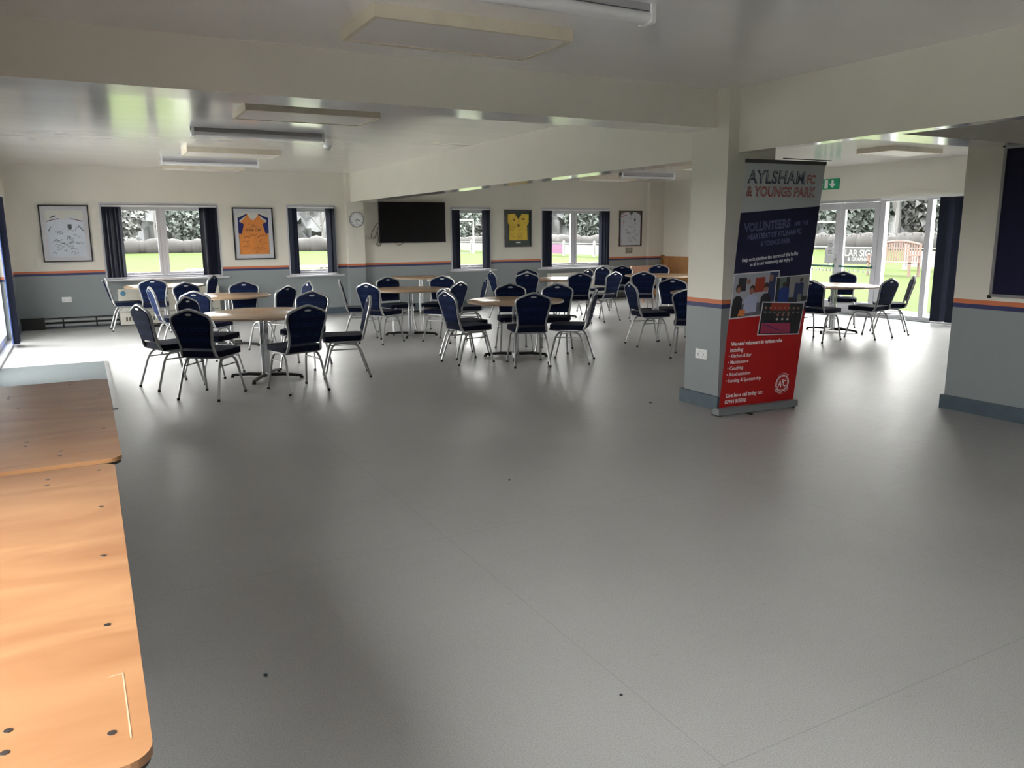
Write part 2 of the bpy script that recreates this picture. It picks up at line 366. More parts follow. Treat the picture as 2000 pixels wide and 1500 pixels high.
# blinds
def blind(x0, x1, z0, z1, wl_, wr, label):
    e = thing('vertical_blind', label, 'blind', ((x0+x1)/2, YB, z0), group=None)
    hw = (x1-x0)/2; H = z1-z0
    bm = B(); box(bm, -hw+.01, hw-.01, -.03, .01, H-.045, H-.012); obj('headrail', bm, white, e)
    for s, wd in ((-1, wl_), (1, wr)):
        bm = B(); n = max(4, int(wd/.028))
        for i in range(n):
            c = (-hw+.015+wd*(i+.5)/n) if s < 0 else (hw-.015-wd*(i+.5)/n)
            a = (0.9 if x0 < 3 else 2.3)+rnd.uniform(-.25, .25); dx, dy = math.cos(a)*.043, math.sin(a)*.043
            t = .0012
            vs = []
            for z in (.03, H-.045):
                for sx, sy2 in ((-1, -1), (1, -1), (1, 1), (-1, 1)):
                    vs.append(bm.verts.new((c+dx*sx*0.9-dy*t*sy2*20, -.035+dy*sx+dx*t*sy2*20, z)))
            for q in ((3, 2, 1, 0), (4, 5, 6, 7), (0, 1, 5, 4), (1, 2, 6, 5), (2, 3, 7, 6), (3, 0, 4, 7)): bm.faces.new([vs[j] for j in q])
        obj('slat_stack', bm, navy, e)
        bm = B(); cxx = (-hw+.015+wd/2)*(1 if s < 0 else -1)
        box(bm, cxx-wd*.4, cxx+wd*.4, -.06, -.015, .018, .03); obj('bottom_weights', bm, white, e)
    return e
blind(*WB[0][:2], .83, 2.15, .29, .3, 'navy vertical blind parted on the large window beside the first framed shirt')
blind(*WB[1][:2], .8, 2.15, .14, .15, 'navy vertical blind parted on the narrow window left of the clock')
blind(*WB[2][:2], .8, 2.14, .14, .15, 'navy vertical blind parted on the narrow window right of the television')
blind(*WB[3][:2], .78, 2.14, .2, .25, 'navy vertical blind parted on the wide window above the long heater at right')

# left glazed doors (far) and near glazing
def side_glazing(k, x, y0, y1, z0, z1, mull, label, inner):
    e = thing('window_%d' % k, label, 'window', (x, (y0+y1)/2, z0), kind='structure')
    h = (y1-y0)/2; H = z1-z0; s = -1 if inner > 0 else 1
    f3 = lambda u, v, w: (w*s, u, v)
    bm = B(); frame_rect(bm, -h, h, 0, H, .06, .08, .15, f3)
    ys = [-h]+[m-(y0+y1)/2 for m in mull]+[h]
    for m in ys[1:-1]: box(bm, min(.08*s, .15*s), max(.08*s, .15*s), m-.045, m+.045, .06, H-.06)
    obj('window_frame', bm, frame_white, e)
    for a, b in zip(ys, ys[1:]):
        bm = B(); frame_rect(bm, a+.05, b-.05, .065, H-.065, .05, .075, .12, f3); q = obj('sash', bm, frame_white, e)
        bm = B(); box(bm, min(.1*s, .104*s), max(.1*s, .104*s), a+.1, b-.1, .12, H-.12); obj('pane', bm, glass, q)
    bm = B(); box(bm, min(-.03*s, .1*s), max(-.03*s, .1*s), -h-.02, h+.02, -.02, 0.012); obj('window_sill', bm, frame_white, e)
    return e
side_glazing(5, XL, 9.9, 14.2, 0.02, 2.2, [11.33, 12.77], 'tall glazed doors at the far end of the left wall', 1)
side_glazing(6, XL, -0.8, 3.0, 0.8, 2.1, [1.1], 'glazing in the left wall beside the folding tables', 1)
# blue blind on the left glazing
e = thing('vertical_blind', 'blue vertical blind gathered at the left edge beside the glazed doors', 'blind', (XL, 14.0, 0))
bm = B(); box(bm, .05, .09, -4.0, .15, 2.16, 2.2); obj('headrail', bm, white, e)
bm = B()
for i in range(7):
    yy = -.5+i*.045; vs = []
    box(bm, .03, .118, yy, yy+.003, .05, 2.16)
obj('navy_slat', bm, navy, e)
bm = B(); box(bm, .045, .05, -.64, -.53, .05, 2.16); box(bm, .05, .053, -.53, -.42, .05, 2.16); obj('flat_slat', bm, blueblind, e)['label'] = 'lighter blue slats'
bm = B(); box(bm, .04, .12, -.5, -.2, .035, .05); obj('bottom_weights', bm, white, e)

# right wall double door and glazing  (origin at the wall line)
f3r = lambda u, v, w: (w, u, v)
dr = thing('door_1', 'white glazed double door with green push bars', 'door', (XR, 10.6, 0), kind='structure')
bm = B(); frame_rect(bm, -.9, .82, 0.02, 2.17, .05, .06, .16, f3r); obj('door_frame', bm, frame_white, dr)
for a, b in ((-.845, -.005), (.005, .765)):
    bm = B(); H0, H1 = .05, 2.11
    for u0, u1, v0, v1 in ((a, a+.1, H0, H1), (b-.1, b, H0, H1), (a+.1, b-.1, H0, H0+.2), (a+.1, b-.1, H1-.12, H1)):
        box(bm, .05, .1, u0, u1, v0, v1)
    lf = obj('door_leaf', bm, frame_white, dr)
    bm = B(); box(bm, .073, .077, a+.1, b-.1, H0+.2, H1-.12); obj('pane', bm, glass, lf)
    bm = B(); box(bm, .0, .03, a+.06, b-.06, .9, .935); box(bm, .03, .05, a+.07, a+.1, .895, .94); box(bm, .03, .05, b-.1, b-.07, .895, .94)
    obj('push_bar', bm, mat('green bar', (0.01, 0.12, 0.07), .4), lf)['label'] = 'dark green push bar'
    bm = B(); n = 6
    for i in range(n):
        yy = a+.16+(b-a-.32)*i/(n-1)
        prism(bm, [(yy+.022*math.cos(t*PI/6), 1.5+.022*math.sin(t*PI/6)) for t in range(12)], .002, lambda u, v, w_: (.068+w_, u, v))
        prism(bm, [(yy-.025, .81), (yy+.025, .81), (yy+.008, .87), (yy-.008, .87)], .002, lambda u, v, w_: (.068+w_, u, v))
    obj('safety_dots', bm, white, lf)
bm = B(); box(bm, .045, .05, .03, .08, .95, 1.15); box(bm, .02, .05, .05, .07, 1.02, 1.07); obj('lock_plate', bm, alu, dr)
g = thing('window_7', 'floor-length glazing right of the double door', 'window', (XR, 8.34, 0.02), kind='structure')
bm = B(); frame_rect(bm, -1.44, 1.36, 0, 2.15, .06, .06, .16, f3r)
for m in (.44, -.5): box(bm, .06, .16, m-.05, m+.05, .06, 2.09)
obj('window_frame', bm, frame_white, g)
for a, b in ((-1.38, -.55), (-.45, .39), (.49, 1.3)):
    bm = B(); box(bm, .1, .104, a, b, .06, 2.09); p = obj('pane', bm, glass, g)
    bm = B()
    for i in range(5):
        yy = a+.08+(b-a-.16)*i/4
        prism(bm, [(yy+.024*math.cos(t*PI/6), 1.5+.024*math.sin(t*PI/6)) for t in range(12)], .002, lambda u, v, w_: (.095+w_, u, v))
    obj('safety_dots', bm, white, g)
e = thing('vertical_blind', 'dark vertical blind gathered beside the partition on the tall glazing', 'blind', (XR, 8.2, 0))
bm = B(); box(bm, -.08, -.04, -1.3, 2.3-.85, 2.14, 2.18); obj('headrail', bm, white, e)
for a, b in ((.1, .27), (-.27, .0)):
    bm = B(); n = 9
    for i in range(n):
        yy = a+(b-a)*i/(n-1)
        vs = [bm.verts.new(p) for p in ((-.09, yy+.03, .05), (-.03, yy-.03, .05), (-.028, yy-.027, .05), (-.088, yy+.033, .05), (-.09, yy+.03, 2.14), (-.03, yy-.03, 2.14), (-.028, yy-.027, 2.14), (-.088, yy+.033, 2.14))]
        for q in ((3, 2, 1, 0), (4, 5, 6, 7), (0, 1, 5, 4), (1, 2, 6, 5), (2, 3, 7, 6), (3, 0, 4, 7)): bm.faces.new([vs[j] for j in q])
    obj('slat_stack', bm, navy, e)
bm = B(); box(bm, -.1, -.03, -.28, .28, .03, .05); obj('bottom_weights', bm, white, e)
# notice taped to the door glass
e = bxo('paper_notice', XR+.055, XR+.057, 10.72, 10.86, 1.12, 1.42, lightprint); tag(e, 'white printed notice taped inside the left glass door leaf', 'notice')
bm = B()
for i in range(9): box(bm, XR+.053, XR+.0545, 10.735+(0.02 if i % 3 else 0), 10.845, 1.15+i*.028, 1.158+i*.028)
obj('print_lines', bm, ink, e)
# exit sign
ex = thing('exit_sign', 'green fire exit sign with running figure and down arrow above double door', 'sign', (XR, 10.95, 2.48))
bm = B(); box(bm, -.02, 0, -.31, .31, -.1, .1); obj('sign_panel', bm, mat('exit green', (0.0, 0.3, 0.13), .4), ex)
bm = B()
to = lambda u, v, w_: (-.02-w_, -u, v)
prism(bm, [(.14, .07), (.14, .0), (.1, .02), (.1, -.01), (.165, -.075), (.23, -.01), (.23, .02), (.19, .0), (.19, .07)], .002, to)
obj('arrow', bm, white, ex)
bm = B()
prism(bm, [(-.02+.0, -.075), (.06, -.075), (.06, .08), (-.02, .08)], .002, to)
prism(bm, [(-.1+.016*math.cos(t*PI/5), .06+.016*math.sin(t*PI/5)) for t in range(10)], .002, to)
prism(bm, [(-.13, .035), (-.09, .04), (-.05, .01), (-.06, 0), (-.09, .02), (-.1, -.02), (-.06, -.04), (-.07, -.075), (-.085, -.075), (-.08, -.05), (-.12, -.035), (-.16, -.07), (-.17, -.06), (-.13, -.015), (-.12, .02), (-.15, .01), (-.155, .02)], .002, to)
obj('running_figure', bm, white, ex)

# ---------------------------------------------------------------- ceiling things
def cbox(x0, x1, y0, y1, label):
    e = thing('ceiling_box', label, 'ceiling panel', ((x0+x1)/2, (y0+y1)/2, CZ), group='cream boxed panels on the ceiling')
    hx, hy = (x1-x0)/2, (y1-y0)/2
    bm = B(); frame_rect(bm, -hx, hx, -hy, hy, .03, -.07, 0, lambda u, v, w_: (u, v, w_)); obj('side_frame', bm, off, e)
    bm = B(); box(bm, -hx+.03, hx-.03, -hy+.03, hy-.03, -.065, -.02); obj('panel', bm, mat('panel underside', (.74, .71, .68), .4), e)
cbox(1.48, 2.73, 4.25, 4.86, 'cream boxed ceiling panel in front of the first cross beam')
cbox(1.45, 2.75, 7.82, 8.5, 'cream boxed ceiling panel just behind the cross beam')
cbox(1.41, 2.69, 12.0, 12.68, 'cream boxed ceiling panel between the two far strip lights')
cbox(1.4, 2.7, 15.0, 15.6, 'cream boxed ceiling panel nearest the back wall on the left')
cbox(10.45, 11.6, 7.73, 8.35, 'cream boxed ceiling panel in the right-hand room')
cbox(9.95, 11.1, 14.6, 15.2, 'cream boxed ceiling panel near the far right corner')
cbox(9.95, 11.2, 11.3, 11.9, 'cream boxed ceiling panel peeping out left of the pillar')
def batten(x0, x1, y, label):
    e = thing('strip_light', label, 'ceiling light', ((x0+x1)/2, y, CZ), group='unlit fluorescent strip lights')
    h = (x1-x0)/2
    bm = B(); box(bm, -h, h, -.045, .045, -.035, 0); obj('housing', bm, mat('strip housing', (.35, .34, .36), .4), e)
    bm = B(); tube(bm, [(-h+.02, 0, -.062), (h-.02, 0, -.062)], .052, 16, sx=.62, sy=1.1); obj('diffuser', bm, mat('diffuser', (.72, .72, .74), .25), e, smooth=True)
    for s in (-1, 1):
        bm = B(); box(bm, min(s*h, s*(h-.03)), max(s*h, s*(h-.03)), -.06, .06, -.095, -.0); bevel(bm, .015); obj('end_cap', bm, white, e)
batten(1.33, 2.84, 3.66, 'unlit strip light on the ceiling above the empty foreground floor')
batten(1.22, 2.74, 9.9, 'unlit strip light in the middle of the left ceiling bay')
batten(1.24, 2.76, 14.05, 'unlit strip light farthest down the left ceiling bay')
batten(10.05, 11.45, 13.8, 'unlit strip light near the far right corner')
e = thing('smoke_detector', 'small white detector on the ceiling right of the strip light', 'detector', (3.12, 11.1, CZ))
bm = B(); lathe(bm, [(0, 0), (.055, 0), (.055, -.02), (.045, -.035), (0, -.035)], 20); obj('base', bm, white, e, True)
bm = B(); lathe(bm, [(0, -.035), (.03, -.035), (.028, -.06), (0, -.065)], 16); obj('sensor', bm, alu, e, True)

# ---------------------------------------------------------------- wall things
def shirt_frame(x0, x1, z0, z1, label, fw_, border, matcol, build, mat_w=.07, mt=frame_white):
    e = thing('framed_shirt', label, 'framed shirt', ((x0+x1)/2, YB, (z0+z1)/2))
    hx, hz = (x1-x0)/2, (z1-z0)/2
    bm = B(); frame_rect(bm, -hx, hx, -hz, hz, fw_, -.045, 0, lambda u, v, w_: (u, w_, v)); obj('frame', bm, border, e)
    bm = B(); box(bm, -hx+fw_, hx-fw_, -.012, -.002, -hz+fw_, hz-fw_); obj('backing', bm, matcol, e)
    build(e, hx-fw_-mat_w, hz-fw_-mat_w)
    if mat_w > .03:
        bm = B(); frame_rect(bm, -hx+fw_, hx-fw_, -hz+fw_, hz-fw_, mat_w, -.034, -.026, lambda u, v, w_: (u, w_, v)); obj('mount', bm, mt, e)
    return e
def scribble(e, n, x0, x1, z0, z1, m, seed, w_=.0022, yy=-.0215):
    r = random.Random(seed); bm = B()
    for i in range(n):
        cx, cz = r.uniform(x0, x1), r.uniform(z0, z1); L = r.uniform(.05, .1); a = r.uniform(-.4, .5)
        pts = [(cx-L/2+L*k/7*math.cos(a)+r.uniform(-.008, .008), yy, cz+L*k/7*math.sin(a)+r.uniform(-.02, .02)) for k in range(8)]
        tube(bm, pts, w_, 4)
    return obj('signatures', bm, m, e)
P3 = lambda d: (lambda u, v, w_: (u, d-w_, v))
shirtw = mat('white shirt cloth', (.55, .6, .68), .8, noise=.05, nscale=5)
def shirtA(e, a, b):
    bm = B(); prism(bm, [(-a, -b), (a, -b), (a, b*.55), (a*.35, b*.72), (-.05, b*.62), (-a*.4, b*.74), (-a, b*.55)], .008, P3(-.012)); s = obj('shirt_body', bm, shirtw, e)
    bm = B()
    for sx in (-1, 1): tube(bm, [(sx*a*.3, -.021, b*.64), (sx*a*.6, -.021, b*.6), (sx*a*.95, -.021, b*.52)], .006, 5)
    obj('red_piping', bm, mat('dark red', (.2, .01, .02), .6), e)
    bm = B(); tube(bm, [(-a*.75, -.021, b*.68), (-a*.45, -.021, b*.77)], .008, 5); tube(bm, [(-a*.9, -.021, b*.1), (-a*.75, -.021, b*.3)], .005, 5); tube(bm, [(a*.7, -.021, b*.35), (a*.97, -.021, b*.1)], .005, 5); obj('seams', bm, ink, e)
    bm = B(); prism(bm, [(.04, b*.22), (.07, b*.18), (.1, b*.22), (.1, b*.4), (.04, b*.4)], .003, P3(-.02)); obj('crest', bm, mat('crest grey', (.07, .09, .1), .6), e)
    scribble(e, 34, -a*.7, a*.8, -b*.9, b*.2, ink, 3)
shirt_frame(-.59, .17, 1.155, 2.13, 'white signed football shirt in black frame at left end of back wall', .022, black, mat('pale mount', (.6, .6, .56), .6), shirtA)
orange = mat('orange shirt cloth', (.62, .22, .05), .8, noise=.12, nscale=4)
def shirtB(e, a, b):
    bm = B(); prism(bm, [(-a*.96, -b*.98), (a*.96, -b*.98), (a*.97, b*.45), (a*.55, b*.72), (a*.35, b*.93), (a*.25, b*.8), (0, b*.68), (-a*.25, b*.8), (-a*.35, b*.93), (-a*.6, b*.7), (-a*.97, b*.45)], .008, P3(-.012)); obj('shirt_body', bm, orange, e)
    bm = B()
    for s in (-1, 1):
        prism(bm, [(s*a, b*.02), (s*a*.78, b*.0), (s*a*.62, b*.45), (s*a*.88, b*.55), (s*a*.9, b*.62), (s*a*.4, b*.88), (s*a*.36, b*.95), (s*a*1.0, b*.75)], .004, P3(-.02))
    obj('navy_sleeves', bm, mat('navy sleeve', (.01, .015, .12), .8), e)
    bm = B(); tube(bm, [(-a*.32+a*.64*i/8, -.022, b*.93-b*.28*math.sin(PI*i/8)) for i in range(9)], .006, 5); obj('collar', bm, lightprint, e)
    text('shirt_lettering', 'One Call', .075, ink, e, Matrix.Translation((0, -.022, b*.12)) @ Matrix.Rotation(PI/2, 4, 'X'), .001, 'CENTER')
    scribble(e, 26, -a*.75, a*.75, -b*.9, -b*.02, mat('brown ink', (.12, .03, .01), .6), 5); scribble(e, 5, -a*.5, a*.5, b*.25, b*.45, ink, 8)
shirt_frame(2.58, 3.33, 1.13, 2.11, 'orange and navy signed shirt reading One Call in black frame', .022, black, mat('pale mount', (.6, .6, .56), .6), shirtB)
yel = mat('yellow shirt cloth', (.72, .5, .07), .8, noise=.15, nscale=5)
def shirtC(e, a, b):
    bm = B(); prism(bm, [(-a*.85, -b*.75), (a*.85, -b*.75), (a*.8, b*.2), (a*.97, b*.35), (a*.97, b*.9), (a*.3, b*.95), (0, b*.62), (-a*.3, b*.95), (-a*.97, b*.9), (-a*.97, b*.35), (-a*.8, b*.2)], .008, P3(-.012)); obj('shirt_body', bm, yel, e)
    bm = B(); tube(bm, [(-a*.3, -.022, b*.95), (0, -.022, b*.6), (a*.3, -.022, b*.95)], .006, 5); obj('collar', bm, ink, e)
    bm = B(); prism(bm, [(-a*.45, b*.5), (-a*.33, b*.5), (-a*.33, b*.62), (-a*.45, b*.62)], .003, P3(-.02)); prism(bm, [(a*.3, b*.55), (a*.6, b*.55), (a*.6, b*.64), (a*.3, b*.64)], .003, P3(-.02)); prism(bm, [(-a*.08, b*.12), (a*.1, b*.12), (a*.1, b*.28), (-a*.08, b*.28)], .003, P3(-.02)); obj('crest', bm, mat('brown crest', (.1, .05, .02), .6), e)
    bm = B(); box(bm, -.06, .06, -.018, -.012, -b*.93, -b*.84); obj('name_plate', bm, lightprint, e)
    scribble(e, 12, -a*.7, a*.7, -b*.7, b*.1, mat('ochre ink', (.3, .18, .02), .6), 9)
shirt_frame(8.44, 9.13, 1.28, 2.11, 'yellow signed shirt in black frame between two right-hand windows', .035, black, mat('dark green mount', (.03, .05, .04), .5), shirtC, .03, black)
def shirtD(e, a, b):
    bm = B(); prism(bm, [(-a, -b), (a, -b), (a, b*.8), (a*.6, b*.97), (a*.3, b), (-a*.3, b), (-a*.7, b*.95), (-a, b*.8)], .008, P3(-.012)); obj('shirt_body', bm, mat('white away cloth', (.6, .63, .7), .8), e)
    bm = B(); prism(bm, [(-a*.18, b), (a*.25, b), (a*.05, b*.8)], .003, P3(-.02)); prism(bm, [(a*.35, b*.42), (a*.5, b*.42), (a*.5, b*.62), (a*.35, b*.62)], .003, P3(-.02)); obj('crest', bm, mat('crest grey', (.07, .09, .1), .6), e)
    bm = B(); tube(bm, [(-a*.95, -.021, b*.72), (-a*.4, -.021, b*.82)], .007, 5); tube(bm, [(-a*.7, -.021, b*.2), (-a*.7, -.021, b*.95)], .004, 5); obj('red_cross', bm, mat('bright red', (.5, .02, .03), .6), e)
    scribble(e, 22, -a*.7, a*.7, -b*.85, b*.65, ink, 12)
shirt_frame(11.6, 12.27, 1.25, 2.11, 'white signed shirt with red cross in dark frame near the right corner', .02, mat('dark brown frame', (.05, .035, .03), .5), mat('tan backing', (.2, .17, .13), .6), shirtD, .012, black)
# clock on the pilaster
ck = thing('wall_clock', 'round white wall clock with silver rim on the pilaster', 'clock', (4.96, 15.8, 1.885))
bm = B(); bmm = []
lathe(bm, [(0, 0), (.15, 0), (.155, .02), (.15, .04), (.138, .04), (.135, .02)], 40); bmesh.ops.rotate(bm, verts=bm.verts, matrix=Matrix.Rotation(PI/2, 3, 'X')); obj('rim', bm, alu, ck, True)
bm = B(); lathe(bm, [(0, .021), (.136, .021), (.136, .018), (0, .018)], 40); bmesh.ops.rotate(bm, verts=bm.verts, matrix=Matrix.Rotation(PI/2, 3, 'X')); obj('dial', bm, lightprint, ck)
bm = B()
for i in range(12):
    a = i*PI/6; tube(bm, [(.108*math.cos(a), -.024, .108*math.sin(a)), (.122*math.cos(a), -.024, .122*math.sin(a))], .004, 4)
obj('hour_marks', bm, ink, ck)
bm = B(); tube(bm, [(0, -.026, 0), (.07, -.026, -.022)], .006, 5); obj('hour_hand', bm, ink, ck)
bm = B(); tube(bm, [(-.02, -.028, .01), (0.01, -.028, -.1)], .004, 5); obj('minute_hand', bm, ink, ck)
# television
tv = thing('television', 'large black wall television with cables hanging behind', 'television', (6.19, YB-.004, 1.83))
bm = B(); box(bm, -.745, .745, -.13, -.09, -.42, .42); bevel(bm, .006); obj('body', bm, black, tv)
bm = B(); box(bm, -.73, .73, -.132, -.1295, -.4, .41); obj('screen', bm, mat('dark screen', (.003, .003, .004), .35, spec=.2), tv)
bm = B(); box(bm, -.25, .25, -.09, 0, -.2, .2); obj('bracket', bm, black, tv)
bm = B()
tube(bm, arc([(-.72, -.05, .0), (-.78, -.03, -.05), (-.87, -.02, -.2), (-.9, -.02, -.3), (-.82, -.02, -.33), (-.76, -.02, -.2), (-.74, -.03, -.1)], .06), .006, 6)
tube(bm, arc([(-.76, -.03, -.15), (-.73, -.02, -.36), (-.79, -.02, -.45), (-.72, -.02, -.5), (-.66, -.02, -.4)], .05), .006, 6)
tube(bm, arc([(-.4, -.05, -.38), (-.34, -.03, -.46), (-.25, -.02, -.47), (-.18, -.05, -.4)], .05), .005, 6)
obj('cable', bm, rubber, tv, True)
def socket(M, label, name='wall_socket', w_=.075, h=.045):
    e = thing(name, label, 'socket'); e.matrix_world = M
    bm = B(); box(bm, -w_, w_, -.012, 0, -h, h); bevel(bm, .004); obj('plate', bm, white, e)
    for s in (-1, 1):
        bm = B()
        box(bm, s*.037-.003, s*.037+.003, -.0135, -.011, -.008, .004)
        for t in (-1, 1): box(bm, s*.037+t*.011-.003, s*.037+t*.011+.003, -.0135, -.011, -.024, -.018)
        obj('pin_holes', bm, ink, e)
        bm = B(); box(bm, s*.02-.006, s*.02+.006, -.017, -.011, .012, .03); obj('switch', bm, white, e)
socket(Matrix.Translation((-.31, YB, .5)), 'white double socket low on the grey back wall at left')
socket(Matrix.Translation((4.96, 5.49, .487)) @ Matrix.Rotation(-PI/2, 4, 'Z'), 'white double socket on the grey side of the pillar')
socket(Matrix.Translation((6.6, YB, .62)), 'white double socket on the back wall below the television')
e = thing('wall_vent', 'small brown ventilation grille below the right-hand framed shirt', 'vent', (11.91, YB, 1.15))
bm = B(); frame_rect(bm, -.1, .1, -.07, .07, .015, -.015, 0, lambda u, v, w_: (u, w_, v)); vm = mat('brown vent', (.25, .22, .16), .5); obj('frame', bm, vm, e)
bm = B()
for i in range(6): box(bm, -.086, .086, -.012, -.003, -.05+i*.018, -.04+i*.018)
obj('louvres', bm, vm, e)
# heaters under the windows
def heater(x0, x1, z0, z1, label):
    e = thing('wall_heater', label, 'heater', ((x0+x1)/2, YB, z0)); h = (x1-x0)/2; H = z1-z0
    bm = B(); box(bm, -h, h, -.2, -.022, 0, H); bevel(bm, .008); obj('casing', bm, radi, e)
    bm = B(); box(bm, -h+.03, h-.03, -.206, -.2, H*.32, H*.34); obj('panel_seam', bm, mat('seam grey', (.3, .3, .27), .5), e)
    bm = B()
    for i in range(int(2*h/.05)-3): box(bm, -h+.09+i*.05, -h+.12+i*.05, -.203, -.199, .06, .13)
    obj('lower_grille', bm, mat('grille shadow', (.12, .12, .1), .6), e)
    return e
h1 = heater(.5, 2.22, 0.02, .66, 'cream wall heater with blue round sticker under the left window')
bm = B(); prism(bm, [(-.78+.045*math.cos(t*PI/10), .56+.045*math.sin(t*PI/10)) for t in range(20)], .003, lambda u, v, w_: (u, -.2-w_, v)); obj('round_sticker', bm, mat('blue sticker', (.12, .3, .42), .5), h1)
heater(9.55, 11.35, 0.02, .66, 'cream wall heater under the right-hand double window')
pp = thing('heating_pipes', 'pair of grey heating pipes with black clips low on the back wall', 'pipe', (-.3, YB, 0))
for z in (.06, .14):
    bm = B(); tube(bm, [(-.4, -.07, z), (.78, -.07, z)], .024, 10); obj('pipe', bm, mat('grey pipe', (.3, .31, .31), .5), pp, True)
bm = B(); box(bm, -.74, -.38, -.12, -.0225, .001, .2); obj('pipe_boxing', bm, mat('black boxing', (.01, .012, .012), .5), pp)
for x in (-.1, .42):
    bm = B(); box(bm, x-.012, x+.012, -.098, -.0225, .01, .185); obj('clip', bm, rubber, pp)
bm = B(); box(bm, -.38, .78, -.045, -.0225, .09, .11); box(bm, -.38, .78, -.045, -.0225, .175, .19); obj('backing_rail', bm, rubber, pp)
# noticeboard on partition
nb = thing('noticeboard', 'navy felt noticeboard in aluminium frame on the partition', 'noticeboard', (6.8, 3.08, 1.655))
bm = B(); frame_rect(bm, -.9, .9, -.62, .62, .025, -.022, 0, lambda u, v, w_: (w_, u, v)); obj('frame', bm, alu, nb)
bm = B(); box(bm, -.012, -.001, -.875, .875, -.595, .595); obj('felt_panel', bm, mat('navy felt', (.004, .004, .03), .9), nb)
bm = B()
for u in (-.9, .9):
    for v in (-.62, .62): box(bm, -.024, -.0005, u-.012, u+.012, v-.012, v+.012)
obj('corner_caps', bm, rubber, nb)

# ---------------------------------------------------------------- wooden settle and bench in the far corner
st = thing('wooden_settle', 'orange-brown wooden settle with high panelled back against the right wall', 'bench', (XR-.02, 14.4, 0))
bm = B(); box(bm, -.05, 0, -1.35, 1.35, .42, .94); obj('back_panel', bm, settle, st)
bm = B(); box(bm, -.08, .0, -1.4, 1.4, .94, .99); bevel(bm, .008); obj('top_rail', bm, settle, st)
bm = B(); box(bm, -.55, -.05, -1.35, 1.35, .4, .45); bevel(bm, .01); obj('seat', bm, settle, st)
for y in (-1.38, 1.38):
    bm = B(); box(bm, -.08, 0, y-.025, y+.025, 0, 1.03); bevel(bm, .006); box(bm, -.55, -.08, y-.025, y+.025, 0, .6); obj('end_panel', bm, settle, st)
bm = B(); box(bm, -.5, -.47, -1.35, 1.35, .05, .4); obj('front_panel', bm, settle, st)
st2 = thing('wooden_bench', 'low-backed pale wooden bench in front of the panelled settle', 'bench', (11.9, 14.9, 0))
pinkw = wood_mat('pale red bench wood', (.5, .28, .18), (.6, .36, .25), .35, (6, 1, 1), 4)
bm = B(); box(bm, -.7, .35, -.02, .02, .62, .82); bevel(bm, .012); obj('back_board', bm, pinkw, st2)
bm = B(); box(bm, -.7, .35, -.45, -.02, .4, .44); bevel(bm, .012); obj('seat', bm, pinkw, st2)
for x in (-.64, .29):
    for y in (-.4, 0):
        bm = B(); box(bm, x-.025, x+.025, y-.02, y+.02, 0, .4 if y < 0 else .62); obj('leg', bm, pinkw, st2)

# ---------------------------------------------------------------- door mat
e = thing('door_mat', 'large pale grey mat with metal edge strip by the left wall', 'mat', (-.43, 9.7, 0))
bm = B(); box(bm, -.58, .55, -1.6, 1.65, .001, .008); obj('carpet', bm, mat('blue grey mat', (.07, .085, .09), .9, noise=.12, nscale=60, bump=.3, bscale=200), e)
bm = B(); box(bm, .55, .59, -1.6, 1.65, .001, .01); obj('edge_strip', bm, alu, e)

# ---------------------------------------------------------------- folding tables (foreground)
def rrect(x0, x1, y0, y1, r, n=6):
    out = []
    for cx, cy_, a0 in ((x1-r, y1-r, 0), (x0+r, y1-r, PI/2), (x0+r, y0+r, PI), (x1-r, y0+r, 1.5*PI)):
        for k in range(n+1): a = a0+PI/2*k/n; out.append((cx+r*math.cos(a), cy_+r*math.sin(a)))
    return out
def folding_table(xr, yc, hl, rot, label, rivets, marks=None, top=.745):
    e = thing('folding_table', label, 'table', (xr-.38, yc, 0), rot, 'plywood folding tables')
    bm = B(); prism(bm, rrect(-.38, .38, -hl, hl, .05), .017, lambda u, v, w_: (u, v, top-.017+w_)); obj('tabletop', bm, ply, e)
    bm = B(); prism(bm, rrect(-.376, .376, -hl+.004, hl-.004, .05), .012, lambda u, v, w_: (u, v, top-.029+w_)); obj('edge_band', bm, mat('dark table edge', (.015, .012, .012), .5), e)
    for s in (-1, 1):
        bm = B(); y = s*(hl-.3)
        tube(bm, arc([(-.3, y, 0.01), (-.3, y, top-.04), (.3, y, top-.04), (.3, y, .01)], .05), .0135, 8); tube(bm, [(-.3, y, .3), (.3, y, .3)], .01, 6)
        obj('leg_frame', bm, black, e, True)
        bm = B(); tube(bm, [(0, y, .3), (0, y-s*.42, top-.035)], .008, 6); obj('brace', bm, black, e)
    bm = B(); box(bm, -.33, -.3, -hl+.1, hl-.1, top-.06, top-.029); box(bm, .3, .33, -hl+.1, hl-.1, top-.06, top-.029); obj('side_rail', bm, black, e)
    for x, y in rivets:
        bm = B(); lathe(bm, [(0, top+.0012), (.0075, top+.001), (.0085, top-.002)], 12, x-(xr-.38), y-yc); obj('rivet', bm, mat('dull rivet', (.16, .13, .12), .35, .8), e)
    if marks:
        bm = B()
        for a, b in zip(marks, marks[1:]):
            d = (Vector(b)-Vector(a)).normalized(); nn = Vector((-d.y, d.x))*.0013
            p = [(a[0]-nn.x, a[1]-nn.y), (a[0]+nn.x, a[1]+nn.y), (b[0]+nn.x, b[1]+nn.y), (b[0]-nn.x, b[1]-nn.y)]
            prism(bm, p, .0006, lambda u, v, w_: (u-(xr-.38), v-yc, top+w_))
        obj('scratch', bm, mat('raw scratch', (.58, .4, .27), .6), e)
